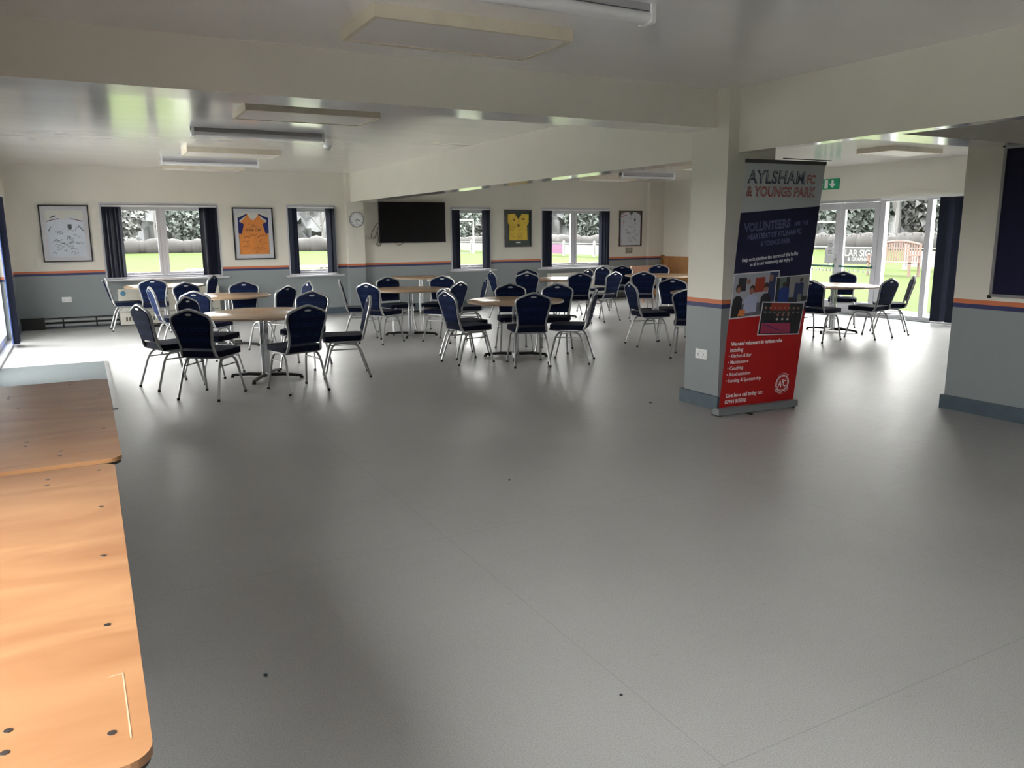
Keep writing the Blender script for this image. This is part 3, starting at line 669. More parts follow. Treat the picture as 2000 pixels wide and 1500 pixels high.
folding_table(.062, 4.325, .985, 0, 'farther brown plywood folding table at the left edge, partly reflecting light',
    [(-.138, 5.197), (-.273, 4.892), (-.419, 4.952), (-.419, 4.892), (-.356, 4.597), (.02, 4.79), (.01, 4.343), (.011, 3.894), (-.281, 3.79), (-.282, 3.717), (-.15, 3.563), (-.154, 3.489)], top=.748)
folding_table(.03, 2.3, .985, -.004, 'nearest orange plywood folding table with an L-shaped pale scratch',
    [(-.025, 3.202), (-.188, 3.162), (-.187, 3.087), (-.026, 2.745), (-.028, 2.3), (-.028, 1.862), (-.031, 1.423), (-.192, 1.519), (-.192, 1.45)],
    [(-.033, 1.623), (-.006, 1.626), (-.002, 1.391)], top=.745)

# ---------------------------------------------------------------- round tables
def make_round(R, rot):
    e = thing('round_table', None, None)
    bm = B(); lathe(bm, [(0, .716), (R-.006, .716), (R-.001, .72), (R-.001, .737), (R-.006, .741), (0, .741)], 64); obj('tabletop', bm, oak, e, True)
    bm = B(); lathe(bm, [(R-.002, .718), (R+.002, .719), (R+.002, .738), (R-.002, .739)], 64); obj('edge_band', bm, mat('pale edge band', (.42, .31, .21), .35), e, True)
    bm = B(); box(bm, -.16, .16, -.16, .16, .7, .716); obj('mount_plate', bm, black, e)
    for a in range(4):
        t = PI/4+a*PI/2+rot; c, s = math.cos(t)*.034, math.sin(t)*.034
        bm = B(); tube(bm, [(c, s, .05), (c, s, .7)], .0175, 12); obj('column_tube', bm, chrome, e, True)
    bm = B(); lathe(bm, [(0, .4), (.058, .4), (.058, .43), (0, .43)], 20); obj('collar', bm, chrome, e, True)
    bm = B(); lathe(bm, [(0, .02), (.06, .02), (.06, .055), (0, .06)], 20); obj('hub', bm, chrome, e, True)
    for a in range(4):
        t = a*PI/2+rot; c, s = math.cos(t), math.sin(t)
        bm = B(); tube(bm, [(c*.05, s*.05, .04), (c*.2, s*.2, .045), (c*.4, s*.4, .03)], [.022, .02, .016], 8, sx=1, sy=1.2); ar = obj('base_arm', bm, black, e, True)
        bm = B(); lathe(bm, [(0, 0), (.022, 0), (.022, .012), (.014, .03), (0, .03)], 12, c*.4, s*.4); obj('glide', bm, rubber, ar, True)
    return e
TB = [('A', 1.72, 9.07, .67, -.54, 'nearest round oak-topped table at left, ringed by five navy chairs'),
 ('B', 1.80, 12.0, .6, -.5, 'round oak-topped table behind the nearest left one, before the window table'),
 ('C', 1.22, 15.1, .65, .3, 'sunlit round table against the left window and heater'),
 ('D', 4.52, 11.76, .62, -.55, 'round oak-topped table below and left of the television'),
 ('E', 6.0, 15.0, .6, 0, 'farthest round table, chairless, against the wall under the television'),
 ('F', 4.90, 8.98, .63, -.54, 'round oak-topped table in the centre of the hall left of the pillar'),
 ('G', 7.85, 12.8, .65, -.6, 'shiny round table in front of the right-hand heater'),
 ('H', 10.25, 12.7, .68, .4, 'round table in front of the wooden settle in the far right corner'),
 ('I', 8.0, 8.6, .65, -.5, 'round table half hidden behind the pillar'),
 ('J', 10.55, 8.66, .66, -1.27, 'bright round table in the right-hand room before the glass doors')]
for k, x, y, R_, rt, lb in TB:
    t = make_round(R_, rt); t.location = (x, y, 0); tag(t, lb, 'table', 'round tables')

# ---------------------------------------------------------------- banquet chairs
def make_chair():
    e = thing('banquet_chair', None, None)
    # seat
    bm = B(); prism(bm, rrect(-.222, .222, -.2, .23, .05, 5), .06, lambda u, v, w_: (u*(1-.06*(v < 0)), v, .435+w_))
    bevel(bm, .018, 3)
    for v in bm.verts:
        if v.co.z > .47: v.co.z += .012*(1-(v.co.x/.22)**2)*(1-(v.co.y/.24)**2)
    obj('seat', bm, fabric2, e, True)
    # backrest outline in (u,s): s = height; leans back
    def lean(s): return -.215-(s-.5)*.24 if s > .5 else -.215+(.5-s)*.0
    out = [(-.155, .53), (-.178, .68), (-.205, .80), (-.197, .835), (-.165, .862), (-.05, .9), (0, .915), (.05, .9), (.165, .862), (.197, .835), (.205, .80), (.178, .68), (.155, .53)]
    bm = B()
    def pad(sc, d):
        return [(u*sc, .7+(s-.7)*(sc+.01), d) for u, s in out]
    hole = [(.034*math.cos(t*PI/6), .868+.011*math.sin(t*PI/6)) for t in range(12)]
    layers = [(.95, -.018), (1.0, -.008), (1.0, .008), (.95, .022)]
    rings = [[bm.verts.new((u, lean(s)+d, s)) for u, s, _ in pad(sc, 0)] for sc, d in layers]
    for A, D in zip(rings, rings[1:]):
        for i in range(len(A)): bm.faces.new((A[i], A[(i+1) % len(A)], D[(i+1) % len(A)], D[i]))
    f1 = bm.faces.new(rings[0][::-1]); f2 = bm.faces.new(rings[-1])
    obj('backrest', bm, fabric, e, False)
    # back frame with hand grip
    bm = B()
    fr = [(-.165, .24, .437), (-.19, .1, .425), (-.19, -.1, .425), (-.185, -.2, .445)]
    side = [(-.168, lean(.56), .56), (-.19, lean(.68), .68), (-.216, lean(.8), .8)]
    top = [(-.2, lean(.855), .855), (-.06, lean(.912), .912), (0, lean(.928), .928)]
    half = [Vector(p) for p in fr+side+top]
    path = half+[Vector((-p.x, p.y, p.z)) for p in half[-2::-1]]
    tube(bm, arc(path, .035, 3), .0138, 8, sx=1.15, sy=.95)
    obj('back_frame', bm, alu, e, True)
    bm = B(); tube(bm, [(.038*math.cos(t*PI/8), lean(.876)+.002, .876+.014*math.sin(t*PI/8)) for t in range(16)], .006, 6, closed=True); gp = obj('hand_grip', bm, alu, e, True)
    bm = B(); prism(bm, [(.036*math.cos(t*PI/8), .876+.012*math.sin(t*PI/8)) for t in range(16)], .046, lambda u, v, w_: (u, lean(v)-.021+w_, v)); obj('grip_recess', bm, mat('grip plate', (.55, .56, .57), .3, .8), gp)
    # legs
    for s in (-1, 1):
        rear = arc([(s*.183, .0, .412), (s*.186, -.1, .41), (s*.19, -.165, .35), (s*.218, -.27, .012)], .07, 4)
        front = arc([(s*.183, .0, .412), (s*.186, .1, .41), (s*.19, .155, .35), (s*.218, .235, .012)], .07, 4)
        for nm, pth in (('leg', rear), ('leg', front)):
            bm = B(); tube(bm, pth, .0128, 8); lg = obj(nm, bm, alu, e, True)
            bm = B(); q = pth[-1]; lathe(bm, [(0, 0), (.0145, 0), (.0145, .025), (.0, .026)], 10, q.x, q.y); obj('foot_cap', bm, rubber, lg, True)
        bm = B(); tube(bm, [(s*.19, -.175, .335), (s*.19, .168, .335)], .0075, 6); obj('stretcher', bm, alu, e, True)
    bm = B(); tube(bm, [(-.183, .1, .412), (.183, .1, .412)], .009, 6); tube(bm, [(-.183, -.1, .412), (.183, -.1, .412)], .009, 6); obj('seat_rail', bm, alu, e, True)
    return e
L = [
 ('A1', 0.75, 9.09, -70, 'navy banquet chair at far left of the nearest table, dotted back lit by the glazing'),
 ('A2', 1.04, 8.31, -39, 'nearest navy banquet chair, seen from behind, left of the nearest table'),
 ('A3', 1.86, 8.19, 13, 'navy banquet chair seen from behind in front of the right side of the nearest table'),
 ('A4', 2.54, 8.76, 77, 'navy banquet chair seen side-on at the right of the nearest table'),
 ('A5', 2.29, 9.57, 142, 'dotted navy chair across the nearest table, behind the back-view chair with bright grip'),
 ('A6', 1.24, 9.56, -128, 'dark navy chair at the back left of the nearest table, between two chair backs'),
 ('B1', 1.39, 10.94, -38, 'dotted navy chair rising above the dark chair at the back of the nearest table'),
 ('B2', 1.08, 11.96, -83, 'navy chair seen edge-on with its back tilting left, behind the far left chair'),
 ('B3', 1.45, 12.52, -155, 'dark-backed navy chair with bright grip below the left window, partly hidden'),
 ('B4', 2.06, 12.23, 168, 'navy chair facing the camera behind the second left table'),
 ('B5', 2.27, 11.39, 38, 'dark navy chair angled at the right end of the second left table'),
 ('B6', 2.66, 11.91, 96, 'navy chair showing only a pale tip behind the dotted chair below the narrow window'),
 ('C1', 0.60, 15.10, -87, 'navy chair seen side-on left of the window heater'),
 ('C2', 1.00, 14.53, -5, 'navy chair seen from behind in front of the left window table'),
 ('C3', 1.74, 14.99, 60, 'navy chair turned edge-on at the right of the left window table'),
 ('D1', 3.77, 11.97, -108, 'pale-framed navy chair side-on at the left of the table below the television'),
 ('D2', 3.85, 11.22, -58, 'navy chair seen from behind at the near left of the table below the television'),
 ('D3', 4.45, 12.17, 190, 'navy chair facing forward behind the left of the table below the television'),
 ('D4', 5.08, 11.98, 140, 'navy chair facing forward behind the right of the table below the television'),
 ('D5', 4.70, 10.87, 30, 'dark navy chair at the near right of the table below the television'),
 ('D6', 5.27, 11.22, 72, 'thin side-on navy chair below the narrow window right of the television'),
 ('F1', 4.18, 8.90, -84, 'nearer of the two matching side-on chairs left of the centre table'),
 ('F2', 4.36, 9.37, -84, 'farther of the two matching side-on chairs left of the centre table'),
 ('F3', 5.13, 9.45, 160, 'navy chair facing the camera across the centre table on the left'),
 ('F4', 4.73, 8.35, -17, 'large black-looking chair seen from behind in front of the centre table'),
 ('F5', 5.58, 9.12, 140, 'navy chair facing the camera behind the right edge of the centre table'),
 ('F6', 5.30, 8.27, 48, 'navy chair side-on with back leaning right, at the right of the centre table'),
 ('G1', 7.09, 12.56, -28, 'dark chair seen from behind at the left of the shiny table by the heater'),
 ('G2', 7.50, 13.25, 152, 'chair showing only its pale peaked top behind another at the shiny table'),
 ('G3', 7.02, 13.20, -96, 'thin edge-on chair against the wall right of the narrow window'),
 ('G4', 7.78, 11.92, -25, 'chair seen from behind at the front right of the shiny table'),
 ('G5', 8.30, 12.81, 84, 'dark chair turned sideways between two others in front of the right-hand heater'),
 ('G6', 8.32, 11.94, 14, 'tilted blue chair with bright frame between the shiny table and the corner table'),
 ('H1', 9.83, 13.41, 140, 'bright blue chair facing forward below the right end of the right-hand window'),
 ('G7', 9.20, 13.52, 101, 'chair of which a thin pale post shows in front of the right-hand window sill'),
 ('H2', 10.77, 13.35, 141, 'blue chair behind the corner table in front of the wooden settle'),
 ('H3', 8.99, 11.60, -35, 'navy chair seen from behind at the front left of the corner table'),
 ('I1', 7.72, 9.20, 145, 'dark chair facing the camera behind the table half hidden by the pillar'),
 ('I2', 7.08, 8.96, -104, 'navy chair side-on leaning left, left of the table by the pillar'),
 ('I3', 6.85, 7.80, -47, 'chair cut off by the pillar edge in front of the half-hidden table'),
 ('J1', 9.50, 8.02, -80, 'dark chair half hidden by the roll-up banner at the bright table'),
 ('J2', 11.27, 9.08, 130, 'dark chair behind the bright table against the glass door'),
 ('J3', 10.38, 7.86, 4, 'dark chair seen from behind at the right of the bright table'),
 ('J4', 11.08, 8.03, 42, 'blue-backed chair seen side-on farthest right before the tall glazing'),
]
proto = make_chair(); first = True
for k, x, y, a, lb in L:
    c = proto if first else copy_tree(proto)
    first = False
    c.location = (x, y, 0); c.rotation_euler = (0, 0, math.radians(a)); c.scale = (1, 1, .973); tag(c, lb, 'chair', 'navy banquet chairs round the tables')

# ---------------------------------------------------------------- roll-up banner
bn = thing('roll_up_banner', 'tall red, navy and grey roll-up banner asking for volunteers, beside the pillar', 'banner', (4.78, 5.085, 0))
Ux = Vector((.88, -.06, 0)).normalized(); Vx = Vector((0, -.195, 2.1)).normalized(); Nx = Ux.cross(Vx).normalized()  # Nx towards camera? flip below
if Nx.y > 0: Nx = -Nx
O0 = Vector((0, 0, .05))
MB = Matrix(((Ux.x, Vx.x, Nx.x, O0.x), (Ux.y, Vx.y, Nx.y, O0.y), (Ux.z, Vx.z, Nx.z, O0.z), (0, 0, 0, 1)))
def bp(u, v, d=0): return MB @ Vector((u, v, d))
def bpoly(bm, poly, d0, d1): prism(bm, poly, d1-d0, lambda u, v, w_: bp(u, v, d0+w_))
bm = B(); bpoly(bm, [(.03, 1.705), (.885, 1.765), (.885, 2.115), (.03, 2.115)], 0, .0012); sh = obj('printed_sheet', bm, greybanner, bn); sh['label'] = 'pale grey top panel'
bm = B(); bpoly(bm, [(.03, .62), (.885, .62), (.885, 1.765), (.03, 1.705)], 0, .0012); obj('printed_sheet', bm, bluecol, bn)['label'] = 'navy middle panel'
bm = B(); bpoly(bm, [(.03, .0), (.885, .0), (.885, .86), (.03, .86)], .0011, .002); obj('printed_sheet', bm, redcol, bn)['label'] = 'red lower panel'
bm = B(); bpoly(bm, [(.02, 2.105), (.89, 2.105), (.89, 2.135), (.02, 2.135)], -.008, .008); obj('top_rail', bm, mat('dark grey rail', (.07, .07, .075), .4, .3), bn)
bm = B(); prism(bm, [(-.045, 0), (.07, 0), (.075, .03), (.035, .06), (-.04, .06)], .905, lambda u, v, w_: Vector((0, 0, .012+v))+Ux*(w_-.01)+Vector((.06, .88, 0)).normalized()*u*.8-Vector((0, .02, 0)))
obj('base_housing', bm, mat('grey aluminium housing', (.2, .22, .23), .45, .3), bn)
for t in (.3, .78):
    bm = B(); q = Ux*t; tube(bm, [q+Vector((0, -.12, .006)), q+Vector((0, .14, .006))], .008, 6); obj('foot', bm, rubber if t < .5 else alu, bn)
bm = B(); box(bm, .0, .03, -.04, .05, 0, .014); box(bm, .85, .88, -.1, -.01, 0, .014); obj('end_foot', bm, rubber, bn)
bm = B(); tube(bm, [Vector((.45, .03, .06)), bp(.45, 2.1, -.02)], .009, 8); obj('pole', bm, alu, bn)
bm = B(); tube(bm, [bp(.42, 2.15, -.01), bp(.98, 2.145, -.03)], .004, 6); obj('lamp_arm', bm, black, bn)
def bt(name, body, u, v, size, m, rot=0, bold=0, align='LEFT', sx=1, d=.0026, sp=1):
    return text(name, body, size, m, bn, MB @ Matrix.Translation((u, v, d)) @ Matrix.Rotation(rot, 4, 'Z'), bold, align, sx, .0003, sp)
outl = mat('blue black print', (.03, .05, .08), .5); redo = mat('brick red print', (.32, .06, .05), .5); fade = mat('faded blue print', (.11, .12, .24), .5)
# headline: outlined capitals (dark letters with a pale core)
bt('headline', 'AYLSHAM', .068, 1.948, .142, outl, 0, .0045, sx=.94, sp=1.06); bt('headline', 'AYLSHAM', .071, 1.952, .142, greybanner, 0, -.004, sx=.94, d=.0032, sp=1.06)
bt('headline', 'FC', .697, 1.952, .1, redo, 0, .003, sx=.83); bt('headline', 'FC', .698, 1.953, .1, greybanner, 0, -.0035, sx=.83, d=.0032)
bt('headline', '& YOUNGS PARK', .062, 1.843, .11, redo, 0, .0035, sx=.875); bt('headline', '& YOUNGS PARK', .064, 1.845, .11, greybanner, 0, -.0035, sx=.875, d=.0032)
bt('slogan', 'VOLUNTEERS', .088, 1.548, .098, fade, .085, .004, sx=.83); bt('slogan', 'VOLUNTEERS', .09, 1.551, .098, bluecol, .085, -.003, sx=.83, d=.0032)
bt('slogan', 'ARE THE', .625, 1.597, .052, fade, .085, .001, sx=.78)
bt('slogan', 'HEARTBEAT OF AYLSHAM FC', .132, 1.483, .062, fade, .085, .002, sx=.72)
bt('slogan', '& YOUNGS PARK', .28, 1.428, .06, fade, .085, .001, sx=.7)
bt('body_text', 'Help us to continue the success of this facility', .1, 1.298, .046, lightprint, .085, .0006, sx=.72)
bt('body_text', 'so all in our community can enjoy it', .19, 1.262, .044, lightprint, .085, .0006, sx=.73)
bt('body_text', 'We need volunteers in various roles', .087, .577, .049, lightprint, 0, .0012, sx=.79)
bt('body_text', 'including:', .083, .523, .049, lightprint, 0, .0012, sx=.79)
for tx, v in (('• Kitchen & Bar', .47), ('• Maintenance', .415), ('• Coaching', .36), ('• Administration', .304), ('• Funding & Sponsorship', .246)):
    bt('role_list', tx, .072, v, .046, lightprint, 0, .0003, sx=.87)
bt('body_text', 'Give Ian a call today on:', .088, .108, .05, lightprint, 0, .0012, sx=.86); bt('phone_number', '07944 915310', .088, .05, .05, lightprint, 0, .0012, sx=.83)
# photo collage
def photo(quad, d, bgm, blobs, nm='photo'):
    bm = B(); bpoly(bm, quad, d, d+.0008); p = obj(nm, bm, mat('photo border', (.5, .5, .53), .5), bn)
    cx = sum(q[0] for q in quad)/4; cz = sum(q[1] for q in quad)/4
    inn = [(cx+(u-cx)*.955, cz+(v-cz)*.94) for u, v in quad]
    bm = B(); bpoly(bm, inn, d+.0008, d+.0011); obj('picture', bm, bgm, p)
    def loc(s, t):
        a = Vector(inn[0])*(1-s)+Vector(inn[1])*s; b = Vector(inn[3])*(1-s)+Vector(inn[2])*s; q = a*(1-t)+b*t; return (q.x, q.y)
    byc = {}
    for i, (cn, col, pts) in enumerate(blobs):
        byc.setdefault((cn, col), []).append((i, pts))
    for (cn, col), ls in byc.items():
        bm = B()
        for i, pts in ls: bpoly(bm, [loc(*q) for q in pts], d+.0011, d+.0013+i*.00004)
        obj('picture_detail', bm, mat(cn, col, .5), p)
def head(s, t, r, asp=1.2): return [(s+r*math.cos(k*PI/5), t+r*asp*math.sin(k*PI/5)) for k in range(10)]
def bust(s, t0, t1, w_): return [(s-w_, t0), (s+w_, t0), (s+w_*.95, t1-.08), (s+w_*.4, t1), (s-w_*.4, t1), (s-w_*.95, t1-.08)]
skin = ('photo skin', (.25, .12, .09)); hair = ('photo hair', (.04, .02, .015))
ph1 = [('photo wall', (.3, .31, .36), [(0, .3), (1, .3), (1, 1), (0, 1)]), ('photo dark', (.02, .02, .03), [(.1, .6), (.28, .6), (.28, .92), (.1, .92)]), ('photo brick', (.25, .03, .015), [(.48, .55), (.7, .55), (.7, .9), (.48, .9)]), ('photo navy', (.02, .03, .09), [(.8, .3), (1, .3), (1, 1), (.8, 1)]),
 ('photo cloth dark', (.015, .015, .02), bust(.12, 0, .5, .11)), (*hair, head(.12, .68, .065, 1.7)), (*skin, head(.125, .64, .045, 1.6)),
 ('photo shirt', (.33, .35, .5), bust(.42, .08, .5, .15)), (*hair, head(.43, .64, .06, 1.6)), (*skin, head(.42, .59, .05, 1.6)),
 (*skin, head(.33, .82, .045, 1.5)), ('photo cloth dark', (.015, .015, .02), bust(.76, .1, .5, .12)), (*hair, head(.75, .68, .055, 1.6)), (*skin, head(.75, .6, .045, 1.5)), (*skin, head(.84, .86, .05, 1.7)),
 ('photo food', (.5, .15, .05), [(.15, .02), (.32, .02), (.32, .15), (.2, .18)])]
photo([(.03, .812), (.39, .83), (.53, 1.225), (.03, 1.203)][:0] or [(.03, .812), (.53, .835), (.53, 1.222), (.03, 1.203)], .0022, mat('photo grey', (.1, .1, .12), .5), ph1)
ph2 = [('photo pale', (.22, .22, .22), [(.4, .2), (1, .2), (1, 1), (.4, 1)]), ('photo green', (.1, .14, .12), [(.1, .3), (.3, .3), (.3, 1), (.1, 1)]), ('photo blue coat', (.01, .03, .16), bust(.25, 0, .62, .17)), (*hair, head(.25, .72, .06, 1.5)), ('photo navy', (.02, .03, .09), bust(.76, .2, .75, .1)), (*hair, head(.76, .84, .05, 1.5)), ('photo navy', (.02, .03, .09), bust(.63, .1, .75, .06)), ('photo pale legs', (.15, .15, .15), [(.7, .0), (.82, .0), (.82, .3), (.7, .3)])]
photo([(.505, .917), (.885, .932), (.885, 1.178), (.495, 1.162)], .0036, mat('photo black', (.015, .015, .02), .5), ph2)
ph3 = [('photo brick', (.25, .03, .015), [(.2, .75), (.65, .75), (.65, 1), (.2, 1)])]
for i in range(8): ph3 += [('photo cloth dark', (.015, .015, .02), bust(.08+.115*i, .3, .78, .055)), (*skin, head(.08+.115*i, .84, .028, 1.5)), ('photo stripe', (.4, .4, .4), [(.05+.115*i, .7), (.11+.115*i, .7), (.11+.115*i, .72), (.05+.115*i, .72)])]
for i in range(3): ph3 += [('photo stripe', (.4, .4, .4), head(.4+.13*i, .48, .03, 1.2)), (*skin, head(.4+.13*i, .62, .03, 1.5))]
ph3 += [('photo pink flag', (.28, .03, .08), [(.04, .03), (.78, .03), (.75, .36), (.04, .36)]), ('photo purple', (.1, .02, .12), [(.1, .3), (.5, .1), (.7, .12), (.5, .14), (.1, .34)])]
photo([(.357, .655), (.84, .635), (.862, .925), (.374, .953)], .0054, mat('photo black', (.015, .015, .02), .5), ph3)
# club roundel
def ring(bm, cx, cz, r0_, r1_, d):
    n = 40
    for k in range(n):
        a, b = 2*PI*k/n, 2*PI*(k+1)/n
        bpoly(bm, [(cx+r0_*math.cos(a), cz+r0_*math.sin(a)), (cx+r1_*math.cos(a), cz+r1_*math.sin(a)), (cx+r1_*math.cos(b), cz+r1_*math.sin(b)), (cx+r0_*math.cos(b), cz+r0_*math.sin(b))], .0022, d)
bm = B(); ring(bm, .726, .186, .07, .078, .0026); ring(bm, .726, .186, .061, .064, .0026)
lg = obj('club_roundel', bm, lightprint, bn)
def around(body, start, step, rad, flip=False):
    for i, ch in enumerate(body):
        if ch == ' ': continue
        a = start-step*i if not flip else start+step*i
        M = MB @ Matrix.Translation((.726+rad*math.cos(a), .186+rad*math.sin(a), .0024)) @ Matrix.Rotation(a-PI/2 if not flip else a+PI/2, 4, 'Z')
        text('roundel_letter', ch, .018, lightprint, lg, M, .0003, 'CENTER', 1, .0003)
around('AYLSHAM', PI/2+.62, .205, .086); around('FOOTBALL CLUB', -PI/2-.95, .158, .098, True)
M = MB @ Matrix.Translation((.726, .150, .0024)); text('monogram', 'A', .098, lightprint, lg, M @ Matrix.Translation((-.026, 0, 0)), .001, 'CENTER', .62, .0003)
text('monogram', 'F', .075, lightprint, lg, M @ Matrix.Translation((.006, .02, 0)), .001, 'CENTER', .6, .0003); text('monogram', 'C', .085, lightprint, lg, M @ Matrix.Translation((.028, .005, 0)), .001, 'CENTER', .6, .0003)

# ---------------------------------------------------------------- bits on the floor
def litter(x, y, s, m, label):
    r = random.Random(int(x*100)); bm = B(); bmesh.ops.create_icosphere(bm, subdivisions=1, radius=s)
    for v in bm.verts: v.co = Vector((v.co.x*r.uniform(.7, 1.4), v.co.y*r.uniform(.7, 1.3), v.co.z*.5+s*.5))
    tag(obj('floor_scrap', bm, m, None, loc=(x, y, 0.0)), label, 'debris')
litter(.446, 2.763, .009, mat('teal scrap', (.01, .06, .1), .3), 'tiny dark teal scrap on the floor right of the folding tables')
litter(1.518, 2.025, .006, ink, 'tiny black scrap on the bare floor at bottom centre')
litter(2.333, 4.372, .007, ink, 'tiny dark scrap in the middle of the open floor')
litter(4.62, 5.8, .012, mat('brown fluff', (.1, .08, .06), .8), 'small brown fluff on the floor left of the pillar')

# ---------------------------------------------------------------- outside
grass = mat('grass', (.026, .037, .0092), .95, noise=.1, nscale=.6, spec=.05)
bm = B(); box(bm, -160, 330, -120, 330, -.5, -.16)
g = obj('grass_pitch', bm, grass); tag(g, 'wide green football pitch outside the windows', 'grass', kind='structure')
bm = B(); box(bm, XL-7, XL-T, YF-2, YB+4, -.16, -.12); box(bm, XL-T, XR+T, YB+T, YB+1.6, -.16, -.12); box(bm, XR+T, XR+2.6, YF-2, YB+1.6, -.16, -.12)  # wide left apron is unseen, added to bounce daylight onto the ceiling
g = obj('paving', bm, mat('pale paving', (.42, .42, .41), .9, noise=.08)); tag(g, 'pale paving round the clubhouse, unseen left side widened to bounce light', 'paving', kind='structure')
wf = mat('white fence paint', (.09, .09, .09), .6)
def picnic(x, y, rz, label):
    e = thing('picnic_table', label, 'picnic table', (x, y, -.16), rz, 'picnic tables outside the back wall'); pm = mat('weathered pale timber', (.22, .21, .2), .8, noise=.1)
    bm = B()
    for i in range(5): box(bm, -.8, .8, -.36+i*.145, -.225+i*.145, .86, .9)
    obj('tabletop', bm, pm, e)
    for s in (-1, 1):
        bm = B(); box(bm, -.8, .8, min(s*.6, s*.85), max(s*.6, s*.85), .44, .48); obj('seat', bm, pm, e)
        bm = B(); tube(bm, [(s*.6, -.6, 0), (s*.6, -.2, .86)], .04, 4); tube(bm, [(s*.6, .6, 0), (s*.6, .2, .86)], .04, 4); tube(bm, [(s*.6, -.8, .42), (s*.6, .8, .42)], .035, 4); obj('leg_frame', bm, pm, e)
picnic(3.15, 21.8, .15, 'pale picnic table outside the large left window'); picnic(5.4, 22.2, .1, 'pale picnic table outside the narrow window left of the clock'); picnic(8.9, 19.3, .25, 'pale picnic table corner outside the narrow window by the television')
# fence along the pitch: runs roughly square to the view through the right windows
def fence(p0, p1, n, label, panels, hgt=.95):
    p0, p1 = Vector(p0), Vector(p1); d = (p1-p0); Lh = d.length; a = math.atan2(d.y, d.x)
    e = thing('pitch_fence', label, 'fence', (p0.x, p0.y, -.16), a)
    for i in range(n+1):
        x = Lh*i/n; bm = B(); box(bm, x-.07, x+.07, -.07, .07, 0, hgt+.12); lathe(bm, [(.1, hgt+.12), (.1, hgt+.16), (0, hgt+.22)], 4, x, 0); obj('post', bm, wf, e)
    bm = B(); tube(bm, [(0, 0, hgt), (Lh, 0, hgt)], .03, 6); obj('top_rail', bm, mat('grey green rail', (.04, .055, .048), .5), e)
    for i, m in panels:
        bm = B(); box(bm, Lh*i/n+.1, Lh*(i+1)/n-.1, -.03, -.01, .15, hgt-.1); obj('board', bm, m, e)
    return e
pink = mat('pink board', (.06, .018, .05), .5); bdw = mat('white board', (.08, .08, .08), .5)
fn = fence((32.4, 14.7), (32.4, 71.6+.5), 14, 'white post and rail fence along the touchline with pink and white boards', [(9, pink)]+[(i, bdw) for i in (0, 1, 4, 6, 7, 8, 11, 12, 13)])
fence((84, 78), (110, 30), 16, 'distant white fence across the pitch beyond the glass doors', [])
# sign on the near fence (faces the clubhouse)
sg = thing('sign_board', 'dark board reading solar signs and graphics on the fence beyond the glass door', 'sign', (32.2, 26.35, 0), -PI/2)
bm = B(); box(bm, -.75, 2.6, -.04, -.02, .03, .78); obj('board', bm, mat('charcoal board', (.0012, .0015, .002), .5), sg)
slp = mat('sign white', (.09, .09, .09), .5)
text('lettering', 'LAR SIGNS', .42, slp, sg, Matrix.Translation((.42, -.045, .4)) @ Matrix.Rotation(PI/2, 4, 'X'), .01, 'LEFT', .95, .002)
text('lettering', '& GRAPHICS', .24, slp, sg, Matrix.Translation((.6, -.045, .17)) @ Matrix.Rotation(PI/2, 4, 'X'), .006, 'LEFT', .95, .002)
text('lettering', 'SO', .42, mat('sign red', (.05, .004, .003), .5), sg, Matrix.Translation((-.14, -.045, .4)) @ Matrix.Rotation(PI/2, 4, 'X'), .01, 'LEFT', .9, .002)
# memorial benches
def garden_bench(x, y, rz, label):
    e = thing('garden_bench', label, 'bench', (x, y, -.16), rz)
    bm = B(); n = 17
    for i in range(n):
        u = -.72+1.44*i/(n-1); h = 1.02+.12*math.cos(u/.75*PI/2); box(bm, u-.02, u+.02, .2, .23, .48, h)
    obj('back_slats', bm, teak, e)
    bm = B(); tube(bm, [(-.78+1.56*i/12, .215, 1.02+.12*math.cos((-.78+1.56*i/12)/.78*PI/2)) for i in range(13)], .04, 6); obj('arched_rail', bm, teak, e)
    bm = B()
    for i in range(4): box(bm, -.78, .78, -.3+i*.12, -.2+i*.12, .43, .46)
    obj('seat', bm, teak, e)
    for s in (-1, 1):
        for yy in (-.27, .2):
            bm = B(); box(bm, s*.75-.03, s*.75+.03, yy-.03, yy+.03, 0, .68 if yy < 0 else 1.0); obj('leg', bm, teak, e)
        bm = B(); box(bm, s*.75-.04, s*.75+.04, -.33, .22, .66, .7); obj('armrest', bm, teak, e)
    return e
ab = -PI/2
b1 = garden_bench(27.9, 20.2, ab, 'pale orange garden bench with arched slatted back beyond the tall glazing')
b2 = garden_bench(28.3, 17.6, ab, 'second garden bench partly hidden by the dark blind')
for q in (b1, b2): q.scale = (1.2, 1.2, 1.17)
# goals
def goal(x, y, rz, w_, h, label):
    e = thing('goal_frame', label, 'goal', (x, y, -.16), rz)
    bm = B(); tube(bm, [(-w_/2, 0, 0), (-w_/2, 0, h), (w_/2, 0, h), (w_/2, 0, 0)], .12, 6); obj('posts', bm, wf, e)
    bm = B()
    for s in (-1, 1): tube(bm, [(s*w_/2, 0, h), (s*w_/2, 1.6, 0), (s*w_/2, 0, .02)], .06, 5)
    tube(bm, [(-w_/2, 1.6, 0), (w_/2, 1.6, 0)], .06, 5); obj('net_supports', bm, wf, e)
gb = math.atan2(-.475, .88)
goal(27.8, 63.9, gb, 5.2, 2.85, 'large white goal frame outside the narrow window right of the television')
goal(32.4, 75.0, gb, 3.6, 2.3, 'smaller white goal frame behind the larger goal')
goal(68.2, 60.6, gb-.3, 7.0, 2.6, 'white goal frame beyond the left leaf of the glass doors')
